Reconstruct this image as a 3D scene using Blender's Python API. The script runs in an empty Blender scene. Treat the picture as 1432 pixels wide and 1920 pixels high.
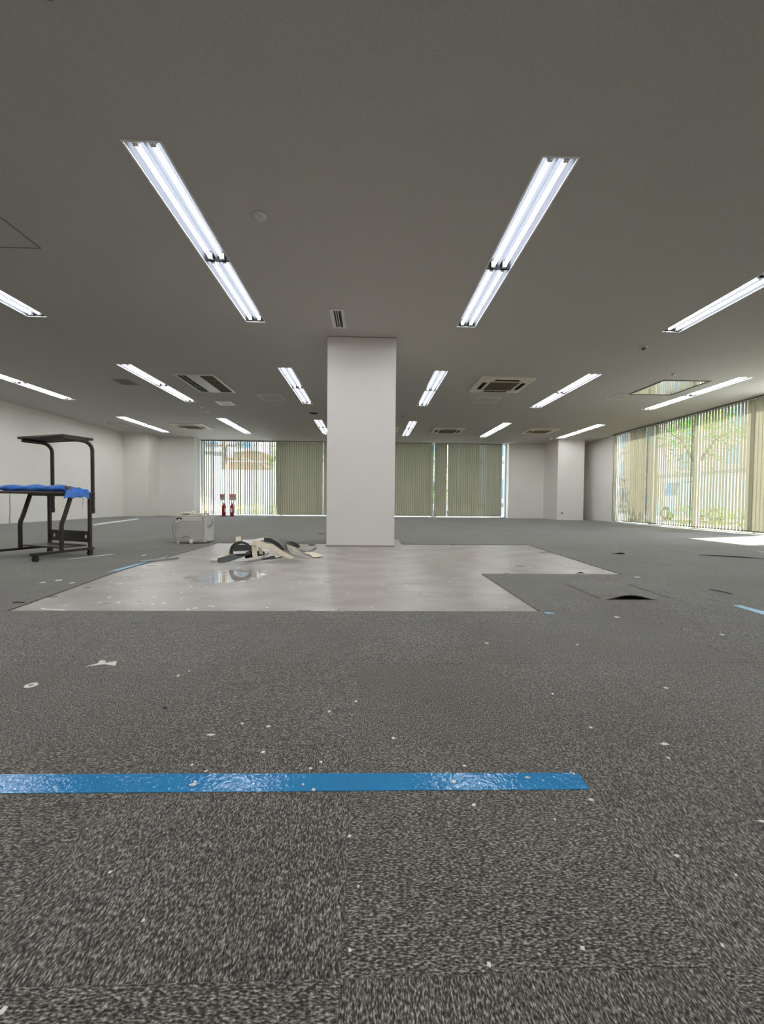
import bpy, bmesh, math, random
from mathutils import Vector, Matrix
random.seed(7)
C = bpy.context.scene.collection
SC = bpy.context.scene

# ------------------------------------------------------------------ camera
CEIL = 2.722
cam_d = bpy.data.cameras.new('camera')
cam = bpy.data.objects.new('camera', cam_d); C.objects.link(cam)
_f = Vector((0.03252894, 0.99907592, -0.02809238)); _u = Vector((-0.00909838, 0.02840209, 0.99955517)); _r = Vector((0.99942938, -0.03225887, 0.01001387))
cam.matrix_world = Matrix(((_r.x, _u.x, -_f.x, 0.0), (_r.y, _u.y, -_f.y, 0.0), (_r.z, _u.z, -_f.z, 0.6), (0, 0, 0, 1)))
cam_d.sensor_fit = 'HORIZONTAL'; cam_d.sensor_width = 36.0
cam_d.lens = 760.0 / 1432.0 * 36.0
cam_d.clip_start = 0.02; cam_d.clip_end = 300
SC.camera = cam

# ------------------------------------------------------------------ sky, sun, exposure
W = bpy.data.worlds.new('sky'); SC.world = W; W.use_nodes = True
wn = W.node_tree; wn.nodes.clear()
sky = wn.nodes.new('ShaderNodeTexSky'); sky.sky_type = 'NISHITA'; sky.sun_disc = False
sky.sun_elevation = math.radians(48); sky.sun_rotation = math.radians(72); sky.air_density = 1.2; sky.dust_density = 1.5
bg = wn.nodes.new('ShaderNodeBackground'); bg.inputs['Strength'].default_value = 0.22
wo = wn.nodes.new('ShaderNodeOutputWorld')
wn.links.new(sky.outputs[0], bg.inputs[0]); wn.links.new(bg.outputs[0], wo.inputs[0])
sun_d = bpy.data.lights.new('sun', 'SUN'); sun_d.energy = 5.8; sun_d.angle = math.radians(0.6); sun_d.color = (1.0, 0.96, 0.9)
sun = bpy.data.objects.new('sun', sun_d); C.objects.link(sun); sun.location = (20, 10, 25)
_e, _a = math.radians(48), math.radians(18)
sun.rotation_euler = Vector((math.cos(_e) * math.cos(_a), math.cos(_e) * math.sin(_a), math.sin(_e))).to_track_quat('Z', 'Y').to_euler()
TUBE = 9.0
vs = SC.view_settings
SC.display_settings.display_device = 'sRGB'
vs.view_transform = 'Standard'; vs.look = 'None'; vs.exposure = 2.35; vs.gamma = 1.0; vs.use_curve_mapping = False
try:
    SC.cycles.use_denoising = True
    SC.cycles.max_bounces = 10; SC.cycles.diffuse_bounces = 6; SC.cycles.glossy_bounces = 4
    SC.cycles.transmission_bounces = 8; SC.cycles.transparent_max_bounces = 24
    SC.cycles.sample_clamp_indirect = 6.0
    SC.cycles.use_light_tree = True
except Exception:
    pass

# ------------------------------------------------------------------ materials
def new_mat(name):
    m = bpy.data.materials.new(name); m.use_nodes = True
    nt = m.node_tree; return m, nt, nt.nodes['Principled BSDF']
def N(nt, t, **k):
    n = nt.nodes.new(t)
    for a, v in k.items():
        if a in n.inputs: n.inputs[a].default_value = v
        else: setattr(n, a, v)
    return n
def noise(nt, vec, scale, detail=3.0, rough=0.55):
    n = N(nt, 'ShaderNodeTexNoise'); n.inputs['Scale'].default_value = scale
    n.inputs['Detail'].default_value = detail; n.inputs['Roughness'].default_value = rough
    if vec is not None: nt.links.new(vec, n.inputs['Vector'])
    return n
def ramp(nt, fac, stops):
    r = N(nt, 'ShaderNodeValToRGB'); e = r.color_ramp.elements
    while len(e) < len(stops): e.new(0.5)
    for i, (p, c) in enumerate(stops):
        e[i].position = p; e[i].color = (*c, 1) if len(c) == 3 else c
    nt.links.new(fac, r.inputs[0]); return r
def g3(v): return (v, v, v)
def simple(name, col, rough=0.5, metal=0.0, spec=0.5, var=0.0, vscale=8.0, bump=0.0, bscale=60.0):
    m, nt, b = new_mat(name)
    b.inputs['Base Color'].default_value = (*col, 1); b.inputs['Roughness'].default_value = rough
    b.inputs['Metallic'].default_value = metal; b.inputs['Specular IOR Level'].default_value = spec
    tc = N(nt, 'ShaderNodeTexCoord')
    if var:
        n = noise(nt, tc.outputs['Object'], vscale, 4)
        r = ramp(nt, n.outputs['Fac'], [(0.25, tuple(c * (1 - var) for c in col)), (0.75, tuple(min(1, c * (1 + var)) for c in col))])
        nt.links.new(r.outputs[0], b.inputs['Base Color'])
    if bump:
        n2 = noise(nt, tc.outputs['Object'], bscale, 3)
        bp = N(nt, 'ShaderNodeBump'); bp.inputs['Strength'].default_value = bump; bp.inputs['Distance'].default_value = 0.004
        nt.links.new(n2.outputs['Fac'], bp.inputs['Height']); nt.links.new(bp.outputs[0], b.inputs['Normal'])
    return m
def emis(name, col, s):
    m, nt, b = new_mat(name)
    b.inputs['Base Color'].default_value = (0.9, 0.9, 0.9, 1)
    b.inputs['Emission Color'].default_value = (*col, 1); b.inputs['Emission Strength'].default_value = s
    return m

M = {}
M['wall'] = simple('painted_wall', (0.80, 0.775, 0.725), 0.7, var=0.02, vscale=2, bump=0.25, bscale=180)
M['pillar'] = simple('painted_pillar', (0.80, 0.765, 0.73), 0.6, var=0.015, vscale=2, bump=0.15, bscale=180)
# mineral ceiling board: fine dark fissures and grain
m, nt, b = new_mat('ceiling_board'); M['ceiling'] = m
tc = N(nt, 'ShaderNodeTexCoord')
n1 = noise(nt, tc.outputs['Object'], 150, 3, 0.6); n2 = noise(nt, tc.outputs['Object'], 1.2, 3)
r1 = ramp(nt, n1.outputs['Fac'], [(0.30, (0.45, 0.43, 0.405)), (0.45, (0.555, 0.535, 0.505)), (0.8, (0.60, 0.58, 0.55))])
nt.links.new(r1.outputs[0], b.inputs['Base Color']); b.inputs['Roughness'].default_value = 0.9
bp = N(nt, 'ShaderNodeBump'); bp.inputs['Strength'].default_value = 0.5; bp.inputs['Distance'].default_value = 0.003
nt.links.new(n1.outputs['Fac'], bp.inputs['Height']); nt.links.new(bp.outputs[0], b.inputs['Normal'])
# loop pile carpet, yarn runs along u
m, nt, b = new_mat('carpet_pile'); M['carpet'] = m
tc = N(nt, 'ShaderNodeTexCoord'); oi = N(nt, 'ShaderNodeObjectInfo')
mu = N(nt, 'ShaderNodeMath', operation='MULTIPLY'); mu.inputs[1].default_value = 57.0
nt.links.new(oi.outputs['Random'], mu.inputs[0])
ad = N(nt, 'ShaderNodeVectorMath', operation='ADD'); nt.links.new(tc.outputs['UV'], ad.inputs[0]); nt.links.new(mu.outputs[0], ad.inputs[1])
mp = N(nt, 'ShaderNodeMapping'); mp.inputs['Scale'].default_value = (170, 400, 1); nt.links.new(ad.outputs[0], mp.inputs['Vector'])
na = noise(nt, mp.outputs[0], 1.0, 2.5, 0.6)
mp2 = N(nt, 'ShaderNodeMapping'); mp2.inputs['Scale'].default_value = (4, 4, 1); nt.links.new(ad.outputs[0], mp2.inputs['Vector'])
nb = noise(nt, tc.outputs['Object'], 0.8, 3)
ra = ramp(nt, na.outputs['Fac'], [(0.30, (0.008, 0.008, 0.007)), (0.43, (0.045, 0.042, 0.037)), (0.55, (0.155, 0.145, 0.125)), (0.70, (0.50, 0.47, 0.41))])
ge = N(nt, 'ShaderNodeNewGeometry'); nc = noise(nt, ge.outputs['Position'], 1.6, 4, 0.6)
rc = ramp(nt, nc.outputs['Fac'], [(0.35, (0.88, 0.86, 0.83)), (0.62, (1.08, 1.08, 1.08))])
mm_ = N(nt, 'ShaderNodeMix', data_type='RGBA', blend_type='MULTIPLY'); mm_.inputs[0].default_value = 1.0
nt.links.new(ra.outputs[0], mm_.inputs[6]); nt.links.new(rc.outputs[0], mm_.inputs[7])
nt.links.new(mm_.outputs[2], b.inputs['Base Color']); b.inputs['Roughness'].default_value = 0.95; b.inputs['Specular IOR Level'].default_value = 0.15
b.inputs['Sheen Weight'].default_value = 0.25; b.inputs['Sheen Roughness'].default_value = 0.5
bp = N(nt, 'ShaderNodeBump'); bp.inputs['Strength'].default_value = 0.6; bp.inputs['Distance'].default_value = 0.002
nt.links.new(na.outputs['Fac'], bp.inputs['Height']); nt.links.new(bp.outputs[0], b.inputs['Normal'])
# bare sub-floor with glue residue
m, nt, b = new_mat('bare_subfloor'); M['concrete'] = m
tc = N(nt, 'ShaderNodeTexCoord')
mp = N(nt, 'ShaderNodeMapping'); mp.inputs['Scale'].default_value = (0.8, 1.3, 1); nt.links.new(tc.outputs['Object'], mp.inputs['Vector'])
n1 = noise(nt, mp.outputs[0], 3.2, 8, 0.66); n2 = noise(nt, tc.outputs['Object'], 9, 6, 0.7)
r1 = ramp(nt, n1.outputs['Fac'], [(0.28, (0.29, 0.255, 0.22)), (0.5, (0.38, 0.345, 0.31)), (0.72, (0.46, 0.435, 0.40))])
vo = N(nt, 'ShaderNodeTexVoronoi'); vo.inputs['Scale'].default_value = 9.0; nt.links.new(tc.outputs['Object'], vo.inputs['Vector'])
r2 = ramp(nt, vo.outputs['Distance'], [(0.0, g3(1.0)), (0.085, g3(1.0)), (0.11, g3(0.0))])
n3 = noise(nt, tc.outputs['Object'], 1.7, 2); r3 = ramp(nt, n3.outputs['Fac'], [(0.46, g3(0.0)), (0.52, g3(1.0))])
ml = N(nt, 'ShaderNodeMath', operation='MULTIPLY'); nt.links.new(r2.outputs[0], ml.inputs[0]); nt.links.new(r3.outputs[0], ml.inputs[1])
mx = N(nt, 'ShaderNodeMix', data_type='RGBA'); nt.links.new(ml.outputs[0], mx.inputs[0]); nt.links.new(r1.outputs[0], mx.inputs[6]); mx.inputs[7].default_value = (0.75, 0.73, 0.70, 1)
nt.links.new(mx.outputs[2], b.inputs['Base Color'])
n5 = noise(nt, mp.outputs[0], 3.0, 3, 0.5)
r4 = ramp(nt, n5.outputs['Fac'], [(0.3, g3(0.27)), (0.7, g3(0.42))])
# glossier, lumpier patch of adhesive, put in to catch the window's reflection
ds = N(nt, 'ShaderNodeVectorMath', operation='DISTANCE'); ds.inputs[1].default_value = (-1.10, 3.22, -0.006)
mq = N(nt, 'ShaderNodeVectorMath', operation='MULTIPLY'); mq.inputs[1].default_value = (1.0, 1.0, 1.0); nt.links.new(tc.outputs['Object'], mq.inputs[0]); nt.links.new(mq.outputs[0], ds.inputs[0])
n6 = noise(nt, tc.outputs['Object'], 11, 4, 0.7); a6 = N(nt, 'ShaderNodeMath', operation='MULTIPLY_ADD'); a6.inputs[1].default_value = 0.55; nt.links.new(n6.outputs['Fac'], a6.inputs[0]); nt.links.new(ds.outputs['Value'], a6.inputs[2])
r6 = ramp(nt, a6.outputs[0], [(0.50, g3(1.0)), (0.58, g3(0.0))])
mr = N(nt, 'ShaderNodeMix', data_type='FLOAT'); nt.links.new(r6.outputs[0], mr.inputs[0]); nt.links.new(r4.outputs[0], mr.inputs[2]); mr.inputs[3].default_value = 0.04
nt.links.new(mr.outputs[0], b.inputs['Roughness'])
n7 = noise(nt, tc.outputs['Object'], 26, 3, 0.6); hm = N(nt, 'ShaderNodeMath', operation='MULTIPLY'); nt.links.new(n7.outputs['Fac'], hm.inputs[0]); nt.links.new(r6.outputs[0], hm.inputs[1])
hs = N(nt, 'ShaderNodeMath', operation='MULTIPLY_ADD'); hs.inputs[1].default_value = 0.5; nt.links.new(hm.outputs[0], hs.inputs[0]); nt.links.new(n2.outputs['Fac'], hs.inputs[2])
bp = N(nt, 'ShaderNodeBump'); bp.inputs['Strength'].default_value = 0.07; bp.inputs['Distance'].default_value = 0.003
nt.links.new(hs.outputs[0], bp.inputs['Height']); nt.links.new(bp.outputs[0], b.inputs['Normal'])
# blind fabric: thin cloth that lets part of the light through
def fabric(name, col, tcol, k):
    m, nt, b = new_mat(name); nt.nodes.remove(b)
    out = nt.nodes['Material Output']
    d = N(nt, 'ShaderNodeBsdfDiffuse'); d.inputs[0].default_value = (*col, 1)
    t = N(nt, 'ShaderNodeBsdfTranslucent'); t.inputs[0].default_value = (*tcol, 1)
    tcn = N(nt, 'ShaderNodeTexCoord'); mpn = N(nt, 'ShaderNodeMapping'); mpn.inputs['Scale'].default_value = (300, 300, 60)
    nt.links.new(tcn.outputs['Object'], mpn.inputs['Vector']); nn = noise(nt, mpn.outputs[0], 1.0, 2)
    rr = ramp(nt, nn.outputs['Fac'], [(0.3, tuple(c * 0.9 for c in col)), (0.7, tuple(c * 1.1 for c in col))]); nt.links.new(rr.outputs[0], d.inputs[0])
    mixn = N(nt, 'ShaderNodeMixShader'); mixn.inputs[0].default_value = k
    nt.links.new(d.outputs[0], mixn.inputs[1]); nt.links.new(t.outputs[0], mixn.inputs[2]); nt.links.new(mixn.outputs[0], out.inputs[0])
    return m
M['slat'] = fabric('blind_fabric', (0.245, 0.225, 0.155), (0.60, 0.56, 0.40), 0.095)
# window glass
m, nt, b = new_mat('window_glass'); M['glass'] = m; nt.nodes.remove(b)
out = nt.nodes['Material Output']; t = N(nt, 'ShaderNodeBsdfTransparent'); t.inputs[0].default_value = (0.95, 0.97, 0.95, 1)
gl = N(nt, 'ShaderNodeBsdfGlossy'); gl.inputs['Roughness'].default_value = 0.02
lw = N(nt, 'ShaderNodeLayerWeight'); lw.inputs[0].default_value = 0.5
pw = N(nt, 'ShaderNodeMath', operation='POWER'); pw.inputs[1].default_value = 4.0; nt.links.new(lw.outputs['Facing'], pw.inputs[0])
fr = N(nt, 'ShaderNodeMath', operation='MULTIPLY_ADD'); fr.inputs[1].default_value = 0.6; fr.inputs[2].default_value = 0.03; nt.links.new(pw.outputs[0], fr.inputs[0])
mixn = N(nt, 'ShaderNodeMixShader'); nt.links.new(fr.outputs[0], mixn.inputs[0]); nt.links.new(t.outputs[0], mixn.inputs[1]); nt.links.new(gl.outputs[0], mixn.inputs[2]); nt.links.new(mixn.outputs[0], out.inputs[0])
M['tube'] = emis('lit_tube', (0.96, 0.98, 1.0), TUBE)
M['enamel'] = simple('white_enamel', (0.86, 0.86, 0.86), 0.35)
M['reflector'] = simple('darkened_reflector', (0.045, 0.048, 0.056), 1.0, spec=0.0)  # white enamel coloured dark to offset tube glare, so each tube shows
M['holder'] = simple('lamp_holder_plastic', (0.72, 0.70, 0.66), 0.5)
M['void'] = simple('dark_void', (0.012, 0.011, 0.010), 0.9)
M['ac'] = simple('ivory_plastic', (0.80, 0.76, 0.64), 0.45, var=0.05)
M['acwhite'] = simple('white_plastic', (0.74, 0.73, 0.70), 0.4, var=0.03)
M['grille'] = simple('dusty_brown_grille', (0.20, 0.165, 0.11), 0.8, var=0.25, vscale=14)
M['grille2'] = simple('ochre_grille', (0.27, 0.20, 0.10), 0.8, var=0.25, vscale=14)
M['slot'] = simple('black_slot', (0.02, 0.018, 0.015), 0.7)
M['hatchline'] = simple('aluminium_frame', (0.85, 0.85, 0.83), 0.35)
M['hatchdark'] = simple('dull_frame', (0.27, 0.26, 0.245), 0.6)
M['mirror'] = simple('polished_metal_sheet', (0.86, 0.86, 0.84), 0.06, metal=1.0, bump=0.05, bscale=7)
M['alu'] = simple('window_aluminium', (0.55, 0.58, 0.58), 0.35, metal=0.7)
M['headrail'] = simple('headrail_grey', (0.22, 0.215, 0.19), 0.5)
M['desk'] = simple('dark_bronze_paint', (0.036, 0.029, 0.024), 0.36, metal=0.3, var=0.2)
M['deskwood'] = simple('dark_walnut_board', (0.040, 0.030, 0.022), 0.5, var=0.3, vscale=20)
M['rubber'] = simple('black_rubber', (0.012, 0.012, 0.012), 0.6)
M['tarp'] = simple('blue_plastic_sheet', (0.035, 0.17, 0.62), 0.33, var=0.25, vscale=18, bump=0.7, bscale=40)
M['core'] = simple('brown_cardboard', (0.16, 0.09, 0.05), 0.8)
M['case'] = simple('aged_beige_metal', (0.52, 0.485, 0.45), 0.5, var=0.12, vscale=7, bump=0.2, bscale=20)
M['case2'] = simple('beige_side_plastic', (0.62, 0.60, 0.56), 0.5, var=0.04)
M['white'] = simple('white_plastic_bit', (0.82, 0.80, 0.76), 0.5)
M['cable'] = simple('grey_cable', (0.25, 0.245, 0.22), 0.5)
M['cream'] = simple('cream_foam', (0.78, 0.72, 0.60), 0.8, var=0.1, vscale=30)
M['hose'] = simple('grey_hose', (0.28, 0.27, 0.31), 0.5)
M['tape'] = simple('blue_tape', (0.03, 0.235, 0.50), 0.07, var=0.06, vscale=10, bump=0.38, bscale=75)
M['tapepale'] = simple('faded_blue_tape', (0.16, 0.42, 0.60), 0.35, var=0.2, vscale=25)
M['chip'] = simple('white_plaster', (0.78, 0.76, 0.71), 0.8)
M['red'] = simple('red_enamel', (0.30, 0.008, 0.012), 0.3)
M['signred'] = simple('sign_red', (0.45, 0.05, 0.06), 0.4)
M['signgrey'] = simple('sign_grey', (0.42, 0.36, 0.30), 0.5)
M['signwhite'] = simple('sign_white', (0.8, 0.75, 0.72), 0.5)
M['black'] = simple('black_plastic', (0.015, 0.015, 0.015), 0.4)
STRIP = {'beige': simple('beige_vinyl', (0.66, 0.58, 0.43), 0.5, var=0.12, vscale=20), 'cream': simple('cream_vinyl', (0.78, 0.72, 0.54), 0.55, var=0.08, vscale=20),
         'dark': simple('dark_grey_vinyl', (0.030, 0.030, 0.027), 0.45, var=0.2), 'green': simple('green_grey_vinyl', (0.045, 0.052, 0.045), 0.45, var=0.25),
         'grey': simple('grey_vinyl', (0.22, 0.21, 0.20), 0.4, var=0.2, vscale=15), 'black': simple('black_vinyl', (0.008, 0.007, 0.006), 0.45, spec=0.3),
         'white': simple('off_white_vinyl', (0.72, 0.70, 0.66), 0.5, var=0.06)}
M['asphalt'] = simple('pale_paving', (0.42, 0.42, 0.40), 0.9, var=0.12)
M['fence'] = simple('white_hoarding', (0.86, 0.84, 0.84), 0.5, var=0.02)
M['post'] = simple('galvanised_post', (0.5, 0.5, 0.5), 0.5, metal=0.5)
M['palewall'] = simple('pale_render', (0.80, 0.76, 0.73), 0.8, var=0.03)
M['bluewall'] = simple('blue_grey_render', (0.62, 0.68, 0.76), 0.7, var=0.04)
M['pinkwall'] = simple('pinkish_tile_wall', (0.50, 0.42, 0.37), 0.7, var=0.06)
M['band'] = simple('grey_band', (0.25, 0.24, 0.22), 0.7)
M['winblue'] = simple('blue_window_glass', (0.16, 0.26, 0.36), 0.1)
M['pole'] = simple('weathered_pole', (0.26, 0.17, 0.12), 0.9, var=0.2)
M['yellow'] = simple('yellow_sheet', (0.75, 0.45, 0.06), 0.5)
M['brownroof'] = simple('ochre_roof', (0.36, 0.25, 0.15), 0.7, var=0.15)
M['car'] = simple('white_car_paint', (0.82, 0.85, 0.86), 0.2)
M['van'] = simple('mint_van_paint', (0.45, 0.72, 0.72), 0.3)
M['bark'] = simple('brown_bark', (0.16, 0.11, 0.07), 0.9, var=0.3, bump=0.8, bscale=12)
M['canopy'] = simple('grey_canopy', (0.35, 0.34, 0.32), 0.7)
def leafmat(name, c1, c2):
    m, nt, b = new_mat(name); nt.nodes.remove(b); out = nt.nodes['Material Output']
    tc = N(nt, 'ShaderNodeTexCoord'); n = noise(nt, tc.outputs['Object'], 6, 2); r = ramp(nt, n.outputs['Fac'], [(0.35, c1), (0.65, c2)])
    d = N(nt, 'ShaderNodeBsdfDiffuse'); t = N(nt, 'ShaderNodeBsdfTranslucent'); mm = N(nt, 'ShaderNodeMixShader'); mm.inputs[0].default_value = 0.45
    nt.links.new(r.outputs[0], d.inputs[0]); nt.links.new(r.outputs[0], t.inputs[0]); nt.links.new(d.outputs[0], mm.inputs[1]); nt.links.new(t.outputs[0], mm.inputs[2]); nt.links.new(mm.outputs[0], out.inputs[0])
    return m
M['leaf'] = leafmat('green_leaves', (0.10, 0.26, 0.03), (0.40, 0.58, 0.10))
M['leaf2'] = leafmat('deep_green_leaves', (0.06, 0.16, 0.05), (0.16, 0.34, 0.10))

# ------------------------------------------------------------------ mesh helpers
class MB:
    def __init__(s): s.v = []; s.f = []; s.sm = []; s.uv = None
    def add(s, vs_, fs_, smooth=False):
        k = len(s.v); s.v += [tuple(v) for v in vs_]
        for f in fs_: s.f.append(tuple(i + k for i in f)); s.sm.append(smooth)
    def box(s, x0, x1, y0, y1, z0, z1, mat=None):
        vs_ = [(x, y, z) for x in (x0, x1) for y in (y0, y1) for z in (z0, z1)]
        if mat is not None: vs_ = [mat @ Vector(v) for v in vs_]
        s.add(vs_, [(0, 1, 3, 2), (4, 6, 7, 5), (0, 4, 5, 1), (2, 3, 7, 6), (0, 2, 6, 4), (1, 5, 7, 3)])
    def bbox(s, x0, x1, y0, y1, z0, z1, b=0.004):
        # box with chamfered edges (all twelve)
        bm = bmesh.new(); bmesh.ops.create_cube(bm, size=1.0)
        for v in bm.verts: v.co = Vector(((x0 + x1) / 2 + v.co.x * (x1 - x0), (y0 + y1) / 2 + v.co.y * (y1 - y0), (z0 + z1) / 2 + v.co.z * (z1 - z0)))
        bmesh.ops.bevel(bm, geom=bm.edges[:], offset=b, segments=2, affect='EDGES', profile=0.5)
        bm.verts.index_update(); s.add([v.co[:] for v in bm.verts], [[v.index for v in f.verts] for f in bm.faces]); bm.free()
    def tube(s, pts, r, n=8, cap=True, rx=None):
        P = [Vector(p) for p in pts]; rings = []; up = None
        for i, p in enumerate(P):
            t = (P[min(i + 1, len(P) - 1)] - P[max(i - 1, 0)]).normalized()
            if up is None: up = Vector((0, 0, 1)) if abs(t.z) < 0.9 else Vector((0, 1, 0))
            a = t.cross(up); a = a.normalized() if a.length > 1e-6 else Vector((1, 0, 0)); b_ = a.cross(t).normalized(); up = b_
            rr = r[i] if isinstance(r, (list, tuple)) else r; r2 = rr if rx is None else rx
            rings.append([p + a * (math.cos(q) * r2) + b_ * (math.sin(q) * rr) for q in [2 * math.pi * j / n for j in range(n)]])
        vs_ = [v for g in rings for v in g]; fs_ = []
        for i in range(len(P) - 1):
            for j in range(n): fs_.append((i * n + j, i * n + (j + 1) % n, (i + 1) * n + (j + 1) % n, (i + 1) * n + j))
        s.add(vs_, fs_, True)
        if cap: s.add(rings[0], [tuple(range(n))]); s.add(rings[-1], [tuple(reversed(range(n)))])
    def lathe(s, prof, n=20, c=(0, 0, 0), smooth=True):
        vs_ = []; fs_ = []
        for (r, z) in prof:
            for j in range(n): q = 2 * math.pi * j / n; vs_.append((c[0] + r * math.cos(q), c[1] + r * math.sin(q), c[2] + z))
        for i in range(len(prof) - 1):
            for j in range(n): fs_.append((i * n + j, i * n + (j + 1) % n, (i + 1) * n + (j + 1) % n, (i + 1) * n + j))
        s.add(vs_, fs_, smooth)
    def prism(s, poly, x0, x1):      # poly in (y, z), extruded along x
        n = len(poly); vs_ = [(x0, y, z) for y, z in poly] + [(x1, y, z) for y, z in poly]
        s.add(vs_, [tuple(reversed(range(n))), tuple(range(n, 2 * n))] + [(i, (i + 1) % n, n + (i + 1) % n, n + i) for i in range(n)])
    def ribbon(s, rows, th):         # rows: (a, b) edge points; gives a thin solid band
        A = [Vector(a) for a, b_ in rows]; B = [Vector(b_) for a, b_ in rows]; n = len(rows); nr = []
        for i in range(n):
            t = (A[min(i + 1, n - 1)] + B[min(i + 1, n - 1)] - A[max(i - 1, 0)] - B[max(i - 1, 0)]); w = B[i] - A[i]
            q = t.cross(w); nr.append(q.normalized() * th / 2 if q.length > 1e-9 else Vector((0, 0, th / 2)))
        vs_ = []
        for i in range(n): vs_ += [A[i] + nr[i], B[i] + nr[i], B[i] - nr[i], A[i] - nr[i]]
        fs_ = [(0, 1, 2, 3), (4 * n - 1, 4 * n - 2, 4 * n - 3, 4 * n - 4)]
        for i in range(n - 1):
            for j in range(4): fs_.append((i * 4 + j, i * 4 + 4 + j, i * 4 + 4 + (j + 1) % 4, i * 4 + (j + 1) % 4))
        s.add(vs_, fs_)
    def mesh(s, name, mat):
        me = bpy.data.meshes.new(name); me.from_pydata(s.v, [], s.f)
        if mat is not None: me.materials.append(mat)
        me.polygons.foreach_set('use_smooth', s.sm)
        if s.uv is not None:
            l = me.uv_layers.new(name='UVMap')
            for lp in me.loops: l.data[lp.index].uv = s.uv[lp.vertex_index]
        me.update(); return me
    def build(s, name, mat, parent=None, loc=None, rot=None, fix=True):
        me = s.mesh(name, mat)
        if fix:
            bm = bmesh.new(); bm.from_mesh(me); bmesh.ops.recalc_face_normals(bm, faces=bm.faces); bm.to_mesh(me); bm.free()
        return link(name, me, parent, loc, rot)
def link(name, data, parent=None, loc=None, rot=None):
    o = bpy.data.objects.new(name, data); C.objects.link(o)
    if parent is not None: o.parent = parent
    if loc is not None: o.location = loc
    if rot is not None: o.rotation_euler = rot
    return o
def tag(o, label=None, cat=None, group=None, kind=None):
    if label: o['label'] = label
    if cat: o['category'] = cat
    if group: o['group'] = group
    if kind: o['kind'] = kind
    return o
def thing(name, label, cat, loc=(0, 0, 0), rz=0.0, group=None):
    o = bpy.data.objects.new(name, None); C.objects.link(o); o.empty_display_size = 0.1
    o.location = loc; o.rotation_euler = (0, 0, rz)
    return tag(o, label, cat, group)
def copy_tree(src, parent=None):
    c = src.copy(); C.objects.link(c)
    if parent is not None: c.parent = parent
    for ch in list(src.children): copy_tree(ch, c)
    return c
def rect_plate_hole(mb, x0, x1, z0, z1, holes, r, y0, y1, n=16):
    # a plate in the xz plane, round holes along its middle line, thickness y0..y1
    zc = (z0 + z1) / 2; h = (z1 - z0) / 2; xs = [x0]
    for hx in holes: xs += [hx - h, hx + h]
    xs.append(x1)
    for i in range(0, len(xs), 2): mb.box(xs[i], xs[i + 1], y0, y1, z0, z1)
    for hx in holes:
        o_, i_ = [], []
        for j in range(n):
            q = 2 * math.pi * (j + 0.5) / n; c, s_ = math.cos(q), math.sin(q); k = h / max(abs(c), abs(s_))
            o_.append((hx + c * k, zc + s_ * k)); i_.append((hx + c * r, zc + s_ * r))
        for y in (y0, y1):
            mb.add([(a, y, b_) for a, b_ in o_] + [(a, y, b_) for a, b_ in i_], [(j, (j + 1) % n, n + (j + 1) % n, n + j) for j in range(n)])
        mb.add([(a, y0, b_) for a, b_ in i_] + [(a, y1, b_) for a, b_ in i_], [(j, (j + 1) % n, n + (j + 1) % n, n + j) for j in range(n)])
        mb.add([(a, y0, b_) for a, b_ in o_] + [(a, y1, b_) for a, b_ in o_], [(j, (j + 1) % n, n + (j + 1) % n, n + j) for j in range(n)])
def lettering(text, size, parent, loc, rot, mat):
    cu = bpy.data.curves.new('lettering', 'FONT'); cu.body = text; cu.size = size; cu.align_x = 'CENTER'; cu.align_y = 'CENTER'; cu.extrude = 0.0008
    t = bpy.data.objects.new('tmp', cu); C.objects.link(t)
    me = bpy.data.meshes.new_from_object(t.evaluated_get(bpy.context.evaluated_depsgraph_get()))
    bpy.data.objects.remove(t); me.materials.clear(); me.materials.append(mat)
    return link('lettering', me, parent, loc, rot)

# ------------------------------------------------------------------ the setting: walls, ceiling, pillars
def struct(name, mb, mat, label=None):
    o = mb.build(name, mat); return tag(o, label=label, kind='structure')
XL, XR, YB, YR = -8.1, 7.7, 14.95, -3.2
mb = MB(); mb.box(XL - .15, XL, YR - .15, 15.1, -.2, 3.1); struct('wall_left', mb, M['wall'], 'long plain off-white wall on the left')
mb = MB(); mb.box(XL, XR, YR - .15, YR, -.2, 3.1); struct('wall_rear', mb, M['wall'], 'off-white wall behind the camera')
mb = MB(); mb.box(XL, -6.09, 14.35, 15.1, -.2, 3.1); mb.box(5.10, XR + .15, 14.7, 15.1, -.2, 3.1); struct('wall_back', mb, M['wall'], 'off-white back wall on both sides of the long window')
mb = MB(); mb.box(XR, XR + .15, 12.52, 14.7, -.2, 3.1); mb.box(XR, XR + .15, YR - .15, 4.9, -.2, 3.1); struct('wall_right', mb, M['wall'], 'off-white wall beside the right-hand window')
mb = MB(); mb.box(XL - .0, -7.27, 13.63, 14.35, -.2, CEIL + .05); struct('pillar', mb, M['wall'], 'off-white square pillar boxed into the back left corner')
mb = MB(); mb.box(6.40, 7.31, 13.60, 14.7, -.2, CEIL + .05); struct('pillar', mb, M['pillar'], 'white square pillar in front of the back right corner, with a socket')
mb = MB(); mb.box(-.553, .338, 5.33, 6.21, -.2, CEIL + .05); struct('pillar', mb, M['pillar'], 'big white free-standing square pillar in the middle of the room')
mb = MB(); mb.box(-.558, .343, 5.325, 6.215, CEIL - .008, CEIL); struct('trim_1', mb, M['hatchdark'], 'thin dark line at the top of the central pillar')
mb = MB(); mb.box(-.557, .342, 5.326, 6.214, -.006, .008); struct('trim_2', mb, M['hatchdark'], 'thin dark line at the foot of the central pillar')

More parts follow.
